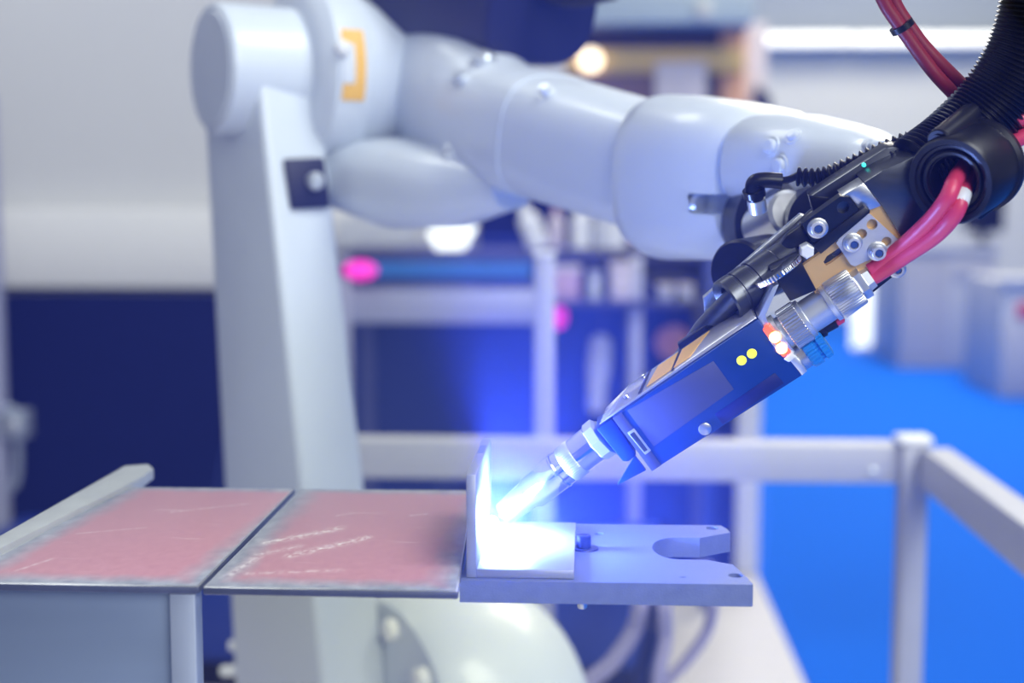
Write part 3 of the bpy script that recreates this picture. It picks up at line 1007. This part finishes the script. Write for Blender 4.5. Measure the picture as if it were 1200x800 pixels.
# support column
colx0, colx1 = P(-60, 700, YS + .012).x, P(232, 700, YS + .012).x
sup = empty('support_stand', ((colx0 + colx1) / 2, YS + .1, PLAT), 'blue grey steel support stand under the first pink sheet', 'stand')
zu = Z0 - ST - .0004
xs0 = P(199, 740, YS + .006).x
obj('flange', box((xs0, YS + .006, PLAT + .015), (colx1, YS + .022, zu), .0012), M['columnl'], sup)
obj('web', box((colx0, YS + .014, PLAT + .015), (xs0, YS + .022, zu), .0005), M['column'], sup)
obj('flange', box((colx0 - .02, YS + .006, PLAT + .015), (colx0, YS + .022, zu), .0012), M['columnl'], sup)
xk = P(188, 700, 1.02).x
obj('rear_post', box((xk - .06, .968, PLAT + .015), (xk, 1.02, zu), .002), M['column'], sup)
obj('foot_plate', box((colx0 - .1, YS - .06, PLAT), (colx1 + .02, YS + .26, PLAT + .015), .003), M['columnl'], sup)
# carrier arm hidden under the sheets, it holds the fixture plate
YPF, YPB = .900, 1.040
zp1 = Z0 - ST - .0012
zp0 = zp1 - .0145
obj('carrier_arm', box((xk - .001, YS + .125, zp0 - .0), (P(541, 650, .98).x - .001, YS + .16, zp1 + .0006), .001), M['columnl'], sup)

# ---- fixture plate with slot and holes
EX, EY, EZ = V((1, 0, 0)), V((0, 1, 0)), V((0, 0, 1))


def pt(x, y):
    return Pz(x, y, zp1)


xL = pt(541, 673).x
pF = pt(880, 678)
pB = pt(853, 615.5)
xR = pF.x
yF, yB = YPF, pB.y
ys0, ys1 = pt(850, 656).y, pt(850, 630.5).y
ys0 = min(ys0, ys1 - .04)
xs = pt(764, 640).x
xm0 = pt(823, 640).x
cy = (ys0 + ys1) / 2
rs = (ys1 - ys0) / 2
slot = [V((xs + rs * .55 - rs * .55 * math.cos(math.radians(a_)), cy + rs * math.sin(math.radians(a_)), zp1)) for a_ in range(-90, 91, 18)]
slot = [V((xm0, ys0, zp1)), ] + slot + [V((xm0, ys1, zp1))]
outer = [V((xL, yF, zp1)), V((xR - .001, yF, zp1)), V((xR, yF + .002, zp1)), V((xR - .002, yF + .016, zp1))] + [V((xR - .008, ys0 - .012, zp1))] + slot + [V((xR - .001, ys1 + .018, zp1)), V((xR - .002, yB - .012, zp1)), V((xR - .006, yB, zp1)), V((xL, yB, zp1))]
holes = [circ(pt(834.5, 618.5), EX, EY, .0047, 20, .0055), circ(pt(862, 674), EX, EY, .0048, 20, .0055), circ(pt(702, 625), EX, EY, .0035, 18, .0040), circ(pt(800, 676), EX, EY, .0025, 14, .0014)]
fix = empty('fixture_plate', ((xL + xR) / 2, (yF + yB) / 2, zp0), 'thick pitted steel fixture plate with open slot at its end', 'plate')
obj('plate_body', holed(V((0, 0, zp1)), EX, EY, EZ, outer, holes, .0145), M['fixture'], fix)
c = pt(684, 643)
bo = obj('bolt', lathe(c, EZ, [(0, .0052), (.0095, .0052), (.0102, .0046)], 24), M['blackmetal'], fix)
obj('bolt_socket', lathe(c + EZ * .0101, EZ, [(0, .0028), (.0003, .0027)], 6), M['black'], bo)
obj('washer', lathe(c + V((.0012, 0, 0)), EZ, [(0, .0095), (.0012, .0093)], 28), M['gunmetal'], bo)
cp = pt(683, 655)
obj('dowel_pin', lathe(V((cp.x, YPF + .012, zp0 - .0062)), EZ, [(0, .0026), (.001, .0032), (.0066, .0032)], 18), M['steel'], fix)

# ---- workpiece: upright plate tacked on a flat plate
Y1, Y2 = .906, 1.044
xu0, xu1 = P(546.5, 640, Y1).x, P(558, 640, Y1).x
xf1 = P(672.5, 668, Y1).x
wk = empty('tee_workpiece', ((xu0 + xf1) / 2, (Y1 + Y2) / 2, zp1), 'ground steel tee workpiece of upright and flat plate glowing under the arc', 'workpiece')
ztop = P(550, 556, Y1).z
obj('upright_plate', box((xu0, Y1, zp1 + .0003), (xu1, Y2 + .006, ztop), .0006), M['plate'], wk)
obj('flat_plate', box((xu1 + .0002, Y1 + .0005, zp1 + .0003), (xf1, Y2, zp1 + .0061), .0005), M['plate'], wk)
dk = P(560, 537, .99)
obj('edge_mark', box((xu0 + .001, .985, ztop - .0004), (xu1 - .001, 1.015, ztop + .0003)), M['column'], wk)
beadp = [V((xu1 + .001, y_, zp1 + .0066)) for y_ in [Y2 - .045 + i * .003 for i in range(16)]]
obj('weld_bead', tube(beadp, [.0022 + .0004 * (i % 2) for i in range(16)], 10), M['plate'], wk)

# ================================================================== welding head
TAU = math.radians(12)
NH = V((0, -math.cos(TAU), -math.sin(TAU)))
OH = P(820, 460, .985)
KPX = .985 / FPX                    # metres for a pixel at the head


def H(x, y, off=0.0):
    """point on the plane of the housing front, off metres towards the camera"""
    return Pl(x, y, OH, NH, off)


E1 = (H(940, 440) - H(764, 552)).normalized()
E2 = NH.cross(E1).normalized()
if E2.z < 0:
    E2 = -E2


def hp_(poly, off, th, r=.0006):
    return prism([H(x, y, off) for x, y in poly], -NH * th, r)


def screw(x, y, off, r, h, parent, name='screw', washer=True, m=None, base=None):
    c = H(x, y, off)
    rr = r * KPX
    s = obj(name, lathe(c, NH, [(-(base or .002), rr), (h, rr), (h + .0005, rr * .9), (h + .0005, rr * .62), (h - .0015, rr * .6)], 28), m or M['satin'], parent)
    obj('hex_socket', lathe(c, NH, [(h - .0022, rr * .56), (h - .0004, rr * .56)], 6), M['socket'], s)
    if washer:
        obj('washer', lathe(c, NH, [(-.0005, rr * 1.4), (.0012, rr * 1.4), (.0016, rr * 1.2)], 28), M['steel'], s)
    return s


# ---- nozzle and torch
tp, cl = H(590, 602, -.022), H(708, 510, -.022)
ax = (cl - tp).normalized()
L = (cl - tp).length
torch = empty('welding_torch', tp, 'chromed welding torch nozzle aimed at the glowing arc', 'torch')
kk = L / 149.0
obj('gas_nozzle', lathe(tp, ax, [(6 * kk, 8 * kk), (0, 9 * kk), (0, 13 * kk), (1.5 * kk, 13.6 * kk), (37 * kk, 17 * kk), (38 * kk, 17 * kk)], 48), M['chrome'], torch)
obj('contact_tip', lathe(tp, ax, [(-5 * kk, 2.2 * kk), (2 * kk, 3.2 * kk), (8 * kk, 3.4 * kk)], 16), M['brass'], torch)
obj('nozzle_sleeve', lathe(tp, ax, [(38 * kk, 17 * kk), (42 * kk, 20 * kk), (44 * kk, 20.6 * kk), (82 * kk, 21.2 * kk), (83 * kk, 22.0 * kk), (85 * kk, 22.0 * kk), (86 * kk, 20.9 * kk), (94 * kk, 20.9 * kk)], 48), M['chrome'], torch)
obj('knurled_collar', lathe(tp, ax, [(94 * kk, 21.3 * kk), (95 * kk, 22 * kk), (110 * kk, 22 * kk), (111 * kk, 21.3 * kk)], ribs=48, depth=.0003), M['steel'], torch)
obj('nozzle_body', lathe(tp, ax, [(111 * kk, 21.2 * kk), (134 * kk, 21.6 * kk)], 48), M['chrome'], torch)
obj('union_nut', lathe(tp, ax, [(134 * kk, 21.8 * kk), (136 * kk, 23.8 * kk), (147 * kk, 24 * kk), (149 * kk, 20 * kk), (156 * kk, 14 * kk)], 8), M['alu'], torch)
# barrel behind the sensor
b0_, b1_ = H(850, 354, -.022), H(928, 301, -.046)
bx_ = (b1_ - b0_).normalized()
bl = (b1_ - b0_).length
obj('neck_tube', tube([cl + ax * (4 * kk), H(770, 468, -.040), H(826, 386, -.040), b0_ + bx_ * .012], .0085, 20), M['gunmetal'], torch)
rB = .0158
brl = obj('barrel', lathe(b0_, bx_, [(.016, rB * .50), (.004, rB * .62), (.0005, rB * .94), (0.002, rB), (.010, rB), (.0105, rB * .95), (.012, rB * .95), (.0125, rB), (.022, rB), (.0225, rB * .94), (.0255, rB * .94), (.026, rB), (.044, rB), (.0455, rB * .92), (bl, rB * .9), (bl + .002, rB * .8)], 48), M['gunmetal'], torch)
obj('cable_boot', tube([b0_ + bx_ * .014, H(842, 372, -.034), H(829, 386, -.034)], [.0068, .0060, .0052], 18), M['black'], torch)
# knurled thumb wheel
wx = (E2 - NH * .12).normalized()
obj('thumb_wheel', lathe(H(911, 317, -.010) - wx * .0025, wx, [(0, 30 * KPX), (.0008, 31 * KPX), (.0036, 31 * KPX), (.0042, 29.5 * KPX), (.0044, 10 * KPX)], ribs=44, depth=.0003), M['chrome'], torch)
obj('steel_strap', hp_([(824, 349), (938, 251), (955, 257), (893, 300), (838, 374), (826, 368)], -.052, .006), M['steel'], torch)

# ---- mounting bracket
brk = empty('mounting_bracket', H(1000, 300, -.02), 'stack of black, silver and orange bracket plates bolted above the sensor', 'bracket')
obj('brass_plate', holed(H(1000, 300, -.012), E1, E2, NH, [H(x, y, -.012) for x, y in [(941, 311), (982, 282), (1021, 245), (1034, 240), (1044, 247), (1066, 285), (1060, 300), (960, 352), (942, 320)]],
                          [[H(x, y, -.012) for x, y in [(965, 307), (969, 300), (990, 286), (995, 292), (974, 308), (968, 311)]]], .005), M['brass'], brk)
obj('silver_plate', holed(H(1000, 300, -.008), E1, E2, NH, [H(x, y, -.008) for x, y in [(980, 285), (984, 278), (1015, 250), (1020, 251), (1055, 283), (1054, 288), (1002, 312), (997, 310)]],
                           [circ(H(x, y, -.008), E1, E2, r * KPX) for x, y, r in ((1022, 263, 6.2), (1010, 274, 5.8), (1039, 283, 5.6))], .0038), M['satin'], brk)
screw(999, 284, -.008, 8.0, .007, brk)
screw(1028, 294, -.008, 8.0, .007, brk)
screw(1051, 315, -.018, 7.5, .004, brk)
obj('hole_backing', hp_([(975, 300), (1000, 262), (1034, 246), (1054, 280), (1010, 300)], -.0172, .002), M['gunmetal'], brk)
obj('dark_plate', hp_([(948, 350), (1058, 284), (1068, 292), (1062, 312), (1012, 352), (985, 374), (966, 372)], -.0195, .007), M['blackmetal'], brk)
obj('dovetail_block', holed(H(970, 260, -.006), E1, E2, NH, [H(x, y, -.006) for x, y in [(940, 262), (985, 230), (995, 231), (1007, 246), (962, 286), (951, 283)]], [circ(H(988, 243, -.006), E1, E2, 7 * KPX)], .010), M['blackmetal'], brk)
obj('hole_bush', lathe(H(988, 243, -.006), NH, [(-.006, 7 * KPX), (-.0056, 7 * KPX)], 24), M['gunmetal'], brk)
screw(958, 267, -.006, 8.5, .004, brk, name='cap_screw')
obj('dovetail_strip', hp_([(953, 287), (1013, 242), (1019, 245), (1020, 249), (962, 298)], -.004, .010), M['blackmetal'], brk)
obj('slide_stop', hp_([(915, 286), (922, 276), (939, 264), (951, 283), (928, 292), (921, 291)], -.010, .008, .001), M['black'], brk)
obj('plastic_nut', lathe(H(945, 293, -.006), NH, [(-.004, 8.6 * KPX), (.004, 8.6 * KPX), (.005, 7 * KPX)], 6), M['white'], brk)
obj('clamp_block', hp_([(903, 317), (936, 301), (957, 340), (926, 353)], -.010, .016), M['blackmetal'], brk)
obj('steel_wedge', hp_([(986, 230), (1012, 214), (1033, 241), (1020, 246), (1008, 247), (996, 231)], -.009, .02), M['steel'], brk)
obj('adapter_body', hp_([(1012, 214), (1034, 200), (1071, 183), (1092, 188), (1112, 262), (1064, 290), (1033, 241)], -.0095, .034, .0010), M['gunmetal'], brk)
obj('rear_bar', hp_([(949, 230), (1008, 192), (1040, 172), (1075, 168), (1074, 184), (1034, 201), (975, 238), (957, 252)], -.040, .02, .002), M['gunmetal'], brk)
obj('bar_end', hp_([(948, 229), (971, 231), (977, 240), (955, 254)], -.0395, .010, .0005), M['black'], brk)
obj('teal_led', lathe(H(1012, 193, -.041), NH, [(0, 2.8 * KPX), (.002, 2.4 * KPX), (.003, 1.5 * KPX)], 14), M['led_t'], brk)
for i in range(5):
    obj('rib', hp_([(1043 + i * 6, 178 - i), (1046 + i * 6, 177 - i), (1052 + i * 6, 184 - i * 1.5), (1049 + i * 6, 186 - i * 1.5)], -.0385, .004, .0002), M['gunmetal'], brk)
# arm that ties the bracket to the robot's wrist
obj('wrist_link', tube([H(1050, 238, -.045), H(1012, 240, -.10), P(985, 225, 1.17)], .017, 24), M['blackmetal'], brk)
obj('torch_arm', tube([H(905, 310, -.05), H(960, 260, -.05), H(1030, 215, -.045)], .011, 20), M['blackmetal'], brk)
obj('drive_housing', lathe(H(866, 318, -.100), (NH * .75 + V((-.5, 0, .1))), [(-.05, .024), (0, .024), (.003, .022)], 36), M['black'], brk)

# ---- sensor housing
sen = empty('sensor_housing', H(764, 552, -.016), 'blue boxy seam sensor with yellow dots clamped on the torch', 'sensor')
body = obj('body', hp_([(718, 490), (888, 374), (940, 440), (764, 552)], 0, .030, .0009), M['sensorblue'], sen)
obj('label_panel', hp_([(735, 481), (836, 423), (860, 456), (766, 523)], .0003, .0006, .0001), M['sensorgrey'], body)
obj('dark_label', hp_([(838, 485), (908, 437), (919, 449), (847, 497)], .0003, .0006, .0001), M['navy'], body)
obj('end_band', hp_([(718, 490), (728, 483.5), (775, 545), (764, 552)], .0006, .0012, .0001), M['sensorgrey'], body)
obj('slot_frame', hp_([(735, 507), (743, 502), (763, 528), (756, 533)], .0012, .001, .0003), M['alu'], body)
obj('slot_window', hp_([(738, 509), (743, 506), (759, 527), (755, 529.5)], .0015, .001, .0001), M['gunmetal'], body)
screw(826, 502, 0, 5.5, .0006, body, name='cover_screw', m=M['gunmetal'])
for x, y in ((869, 422), (881, 414)):
    obj('yellow_dot', lathe(H(x, y, 0), NH, [(-.001, 5.8 * KPX), (.0006, 5.8 * KPX), (.0009, 4.8 * KPX)], 24), M['led_y'], body)
obj('end_block', hp_([(699, 503), (717, 490), (746, 533), (737, 541), (730, 541)], -.003, .022, .0012), M['sensorblue'], sen)
obj('shield_fin', hp_([(724, 568), (744, 534), (757, 551)], -.006, .003, .0002), M['sensorblue'], sen)


# lid on the upper side
def TOPP(s, d, lift):
    a, b = H(718, 490), H(888, 374)
    return a + (b - a) * s - NH * d + E2 * lift


lid = obj('clear_lid', hexa([TOPP(-.10, .004, .0002), TOPP(1, .002, .0002), TOPP(1, .0295, .0002), TOPP(-.04, .0295, .0002)],
                            [TOPP(-.02, .003, .0020), TOPP(.99, .003, .0030), TOPP(.99, .029, .0050), TOPP(.16, .029, .0050)], .0006), M['clear'], sen)


def lidp(s, d):
    return TOPP(s, d, .0030 + .0020 * (d - .003) / .026)


def lidquad(nm, m, q, up=.0003):
    nrm = (E2 + NH * .12).normalized()
    return obj(nm, prism([lidp(*p) - nrm * .0002 for p in q], nrm * (up + .0002)), m, lid, flat=True)


lidquad('lid_label', M['yellow'], [(.26, .006), (.43, .006), (.50, .026), (.36, .026)])
lidquad('lid_label', M['yellow'], [(.45, .006), (.56, .006), (.72, .026), (.53, .026)])
lidquad('lid_seam', M['blackmetal'], [(.20, .004), (.22, .004), (.31, .028), (.29, .028)])
lidquad('lid_seam', M['blackmetal'], [(.43, .004), (.445, .004), (.525, .028), (.51, .028)])
for s, d in ((.12, .012), (.25, .026)):
    obj('lid_screw', lathe(lidp(s, d), E2, [(-.001, .0022), (.0012, .0022), (.0016, .0014)], 16), M['chrome'], lid)
obj('rear_rail', hexa([TOPP(.50, .030, .0), TOPP(1.04, .030, .0), TOPP(1.04, .036, .0), TOPP(.50, .036, .0)], [TOPP(.52, .030, .0085), TOPP(1.04, .030, .0085), TOPP(1.04, .036, .0085), TOPP(.52, .036, .0085)], .0006), M['blackmetal'], sen)
# silver end bracket with the lit window
eb = obj('end_bracket', hp_([(906, 336), (913, 333), (897, 370), (903, 384), (896, 388), (888, 372)], -.002, .024, .0005), M['alu'], sen)
obj('end_foot', hp_([(924, 420), (931, 415), (946, 435), (940, 440)], .0004, .026, .0005), M['alu'], sen)
lens = obj('status_lens', hp_([(893, 386), (902, 380), (928, 413), (918, 420)], .0015, .008, .0015), M['led_lens'], sen)
for x, y in ((908, 395), (916, 408)):
    c = H(x, y, .0016)
    obj('status_led', lathe(c, NH, [(-.001, .0040), (.0012, .0038), (.002, .0020)], 18), M['led_o'], lens)
obj('lens_end', hp_([(918, 421), (928, 412), (933, 418), (925, 425)], .001, .01, .001), M['white'], sen)
# main connector
c0, c1 = H(906, 398, -.014), H(1021, 322, -.014)
cx = (c1 - c0).normalized()
q_ = (c1 - c0).length / 138
con = empty('cable_connector', c0, 'silver round cable connector with knurled rings screwed to the sensor', 'connector')
obj('connector_base', lathe(c0, cx, [(-2 * q_, 27 * q_), (14 * q_, 27 * q_), (15 * q_, 21 * q_), (22 * q_, 21 * q_)], 40), M['alu'], con)
obj('ribbed_collar', lathe(c0, cx, [(20 * q_, 26 * q_), (21 * q_, 27 * q_), (42 * q_, 27 * q_), (43 * q_, 26 * q_)], ribs=40, depth=.0005), M['steel'], con)
obj('shell', lathe(c0, cx, [(43 * q_, 25 * q_), (48 * q_, 25 * q_), (49 * q_, 21.5 * q_), (77 * q_, 21.5 * q_), (78 * q_, 25 * q_), (83 * q_, 25.5 * q_), (84 * q_, 24 * q_), (86 * q_, 24 * q_)], 40), M['alu'], con)
obj('knurled_ring', lathe(c0, cx, [(85 * q_, 25.5 * q_), (87 * q_, 26.5 * q_), (116 * q_, 25.5 * q_), (118 * q_, 24 * q_)], ribs=44, depth=.0005), M['steel'], con)
obj('hex_nut', lathe(c0, cx, [(118 * q_, 21 * q_), (120 * q_, 22 * q_), (128 * q_, 22 * q_), (129 * q_, 16 * q_), (137 * q_, 15 * q_)], 6), M['alu'], con)
# lower connector with blue cap
d0, d1 = H(925, 427, -.014), H(968, 399, -.014)
dx_ = (d1 - d0).normalized()
ld = (d1 - d0).length
c2_ = empty('blue_connector', d0, 'small connector with a ribbed blue cap at the lower end of the sensor', 'connector')
obj('sleeve', lathe(d0, dx_, [(-.002, .0095), (ld * .5, .0095)], 30), M['steel'], c2_)
obj('ribbed_cap', lathe(d0, dx_, [(ld * .46, .0108), (ld * .5, .0118), (ld * .72, .0118), (ld * .74, .0098), (ld * .80, .0098), (ld * .82, .0114), (ld * .97, .0112), (ld, .009)], ribs=14, depth=.0012), M['bluecap'], c2_)
e0, e1_ = H(932, 402, -.018), H(984, 374, -.018)
k = empty('pilot_plug', e0, 'slim dark plug with red tip between the two connectors', 'plug')
obj('plug_body', lathe(e0, (e1_ - e0), [(0, .0060), (.022, .0060), (.023, .0045), ((e1_ - e0).length - .003, .0045)], 20), M['blackmetal'], k)
obj('red_tip', lathe(e1_, (e1_ - e0), [(-.0035, .0038), (.002, .0034), (.003, .002)], 16), M['red'], k)

# ================================================================== hoses and clamp
kf = H(1113, 213, .016)
kb = H(1146, 193, -.022)
kx = (kb - kf).normalized()
kl = (kb - kf).length
clamp = empty('hose_clamp', kf - V((0, 0, .03)), 'round black plastic hose clamp with lug on top', 'clamp')
Rk = .0292
obj('ring', lathe(kf, kx, [(kl - .008, Rk * .50), (.006, Rk * .54), (.0055, Rk * .70), (.003, Rk * .74), (.0025, Rk * .80), (.0005, Rk * .83), (0, Rk * .95), (.003, Rk), (kl - .006, Rk * 1.02), (kl - .004, Rk * 1.10), (kl, Rk * 1.10), (kl + .001, Rk * .9), (kl - .002, Rk * .55)], 56), M['black'], clamp)
obj('inner_collar', lathe(kf, kx, [(.004, Rk * .56), (.0028, Rk * .58), (.0024, Rk * .64), (.003, Rk * .67), (.008, Rk * .66), (.008, Rk * .56)], 48, cap=False), M['rubber'], clamp)
l0, l1 = H(1100, 166, .006), H(1141, 133, -.030)
obj('lug', lathe(l0, (l1 - l0), [(0, .0075), (.001, .0085), ((l1 - l0).length - .001, .0088), ((l1 - l0).length, .0078)], 28), M['black'], clamp)
obj('lug_pin', lathe(l0, (l1 - l0), [(-.0012, .0050), (.002, .0050)], 24), M['rubber'], clamp)
obj('lug_web', prism([H(1098, 172, -.002), H(1130, 168, -.002), H(1140, 182, -.002), H(1088, 190, -.002)], -NH * .022, .0015), M['black'], clamp)
obj('clamp_shoe', prism([H(1136, 255, .006), H(1160, 246, -.004), H(1182, 226, -.010), H(1172, 240, -.010), H(1150, 258, .0)], -NH * .02, .001), M['black'], clamp)


def bez(pts):
    return [H(x, y, o) for x, y, o in pts]


hz = obj('red_hose', hose(bez([(1019, 316, -.014), (1030, 309, -.013), (1058, 288, -.005), (1092, 256, .012), (1110, 232, .022), (1119, 212, .016), (1128, 198, -.004), (1142, 180, -.026), (1160, 152, -.03), (1180, 139, -.03), (1215, 138, -.03), (1252, 120, -.035), (1275, 40, -.04), (1278, -120, -.045), (1270, -420, -.05)]), .0056, 12, 18), M['red'])
tag(hz, 'upper glossy red hose running from silver connector through the clamp', 'hose', 'red hoses')
h2 = empty('red_hose', H(1022, 324, -.014), 'lower glossy red hose with a white tag below the clamp opening', 'hose', 'red hoses')
obj('jacket', hose(bez([(1020, 326, -.014), (1032, 319, -.012), (1060, 300, -.004), (1096, 276, .010), (1118, 252, .021), (1127, 230, .018), (1134, 212, .0), (1150, 190, -.024), (1176, 172, -.03), (1215, 152, -.03), (1266, 128, -.035), (1292, 40, -.04), (1296, -120, -.045), (1290, -420, -.05)]), .0056, 12, 18), M['red'], h2)
tg = resample(spline(bez([(1118, 252, .021), (1127, 230, .018), (1134, 212, .0)]), 12), .002)
obj('white_tag', tube(tg[2:9], .0060, 18), M['white'], h2)
# black corrugated conduit
tag(obj('corrugated_hose', corrugated(bez([(1078, 200, -.030), (1120, 168, -.040), (1168, 118, -.045), (1204, 55, -.045), (1222, -20, -.045), (1226, -120, -.045), (1222, -420, -.05)]), .0262, .0036, .0022, 36), M['rubber']), 'thick black corrugated hose coming down behind the clamp', 'hose')
# dark red pair above
tag(obj('dark_red_hose', hose(bez([(985, -420, -.07), (995, -180, -.07), (1022, -40, -.07), (1035, 0, -.07), (1055, 31, -.07), (1092, 82, -.07), (1125, 118, -.07), (1150, 150, -.055)]), .0047, 12, 16), M['dkred']), 'dark red hose of the upper pair, on the side of the robot wrist', 'hose', 'dark red hoses')
tag(obj('dark_red_hose', hose(bez([(1002, -420, -.074), (1010, -180, -.074), (1035, -42, -.074), (1047, 0, -.074), (1065, 30, -.074), (1090, 62, -.074), (1140, 112, -.074), (1165, 140, -.058)]), .0047, 12, 16), M['dkred']), 'dark red hose of the upper pair, next to the corrugated hose', 'hose', 'dark red hoses')
tw = H(1057, 31, -.072)
tag(obj('cable_tie', lathe(tw - (V((0, 0, 0))), (H(1065, 44, -.072) - tw), [(-.002, .0085), (.0022, .0085)], 20), M['black']), 'black tie holding the two dark red hoses together', 'tie')
# thin corrugated cable with elbow plug
cab = empty('sensor_cable', H(886, 250, -.075), 'thin black corrugated cable with elbow plug in front of the white wrist', 'cable')
obj('sleeve', corrugated(bez([(935, 207, -.078), (950, 208, -.075), (968, 206, -.072), (988, 198, -.068), (1012, 187, -.066), (1038, 175, -.064), (1066, 164, -.062)]), .0070, .0048, .0026, 20), M['rubber'], cab)
obj('lead', hose(bez([(912, 212, -.080), (925, 210, -.079), (938, 204, -.078)]), .0026, 8, 12), M['rubber'], cab)
obj('plug', hose(bez([(882, 226, -.08), (884, 214, -.08), (896, 211, -.08), (916, 212, -.08)]), .0058, 8, 16), M['rubber'], cab)
obj('coupling', lathe(H(883, 222, -.08), H(889, 252, -.085) - H(883, 222, -.08), [(0, .0082), (.005, .0082), (.006, .006), (.016, .006)], 18), M['rubber'], cab)
obj('ferrule', lathe(H(886, 233, -.082), H(889, 252, -.085) - H(886, 233, -.082), [(0, .0068), (.010, .0068)], 18), M['alu'], cab)

# ================================================================== the arc, its light and the fume it lights
arc = P(577, 611, 1.004)
ARC_W = 10.5
am = mat('arc_plasma', (1, 1, 1), 0.5, emit=(0.75, 0.85, 1.0), estr=60)
ab = bmesh.new()
bmesh.ops.create_icosphere(ab, subdivisions=3, radius=.004, matrix=Matrix.Translation(arc))
ao = tag(obj('welding_arc', ab, am), 'blinding white welding arc between nozzle and tee workpiece', 'arc')
ld_ = bpy.data.lights.new('arc_light', 'POINT')
ld_.energy = ARC_W
ld_.color = (0.18, 0.30, 1.0)
ld_.shadow_soft_size = .016
lo_ = bpy.data.objects.new('arc_light', ld_)
lo_.location = P(584, 606, .986)
COL.objects.link(lo_)

haze = empty('welding_haze', arc, 'thin blue lit welding fume around the arc', 'haze', kind='stuff')
for nm, dens, col, rad, off in [('fume_cloud', 0.19, (0.10, 0.16, 1.0), .50, (.0, .08, .01)),
                                ('fume_plume', 0.62, (0.14, 0.22, 1.0), .20, (.0, 0, .01)), ('fume_core', 1.0, (0.40, 0.50, 1.0), .05, (0, 0, .004))]:
    hm = bpy.data.materials.new(nm)
    hm.use_nodes = True
    nt = hm.node_tree
    nt.nodes.remove(nt.nodes['Principled BSDF'])
    vs = nt.nodes.new('ShaderNodeVolumeScatter')
    vs.inputs['Color'].default_value = (*col, 1)
    vs.inputs['Density'].default_value = dens
    nt.links.new(vs.outputs[0], nt.nodes['Material Output'].inputs['Volume'])
    hb = bmesh.new()
    bmesh.ops.create_icosphere(hb, subdivisions=5, radius=rad, matrix=Matrix.Translation(arc + V(off)))
    tag(obj(nm, hb, hm, haze), kind='stuff')
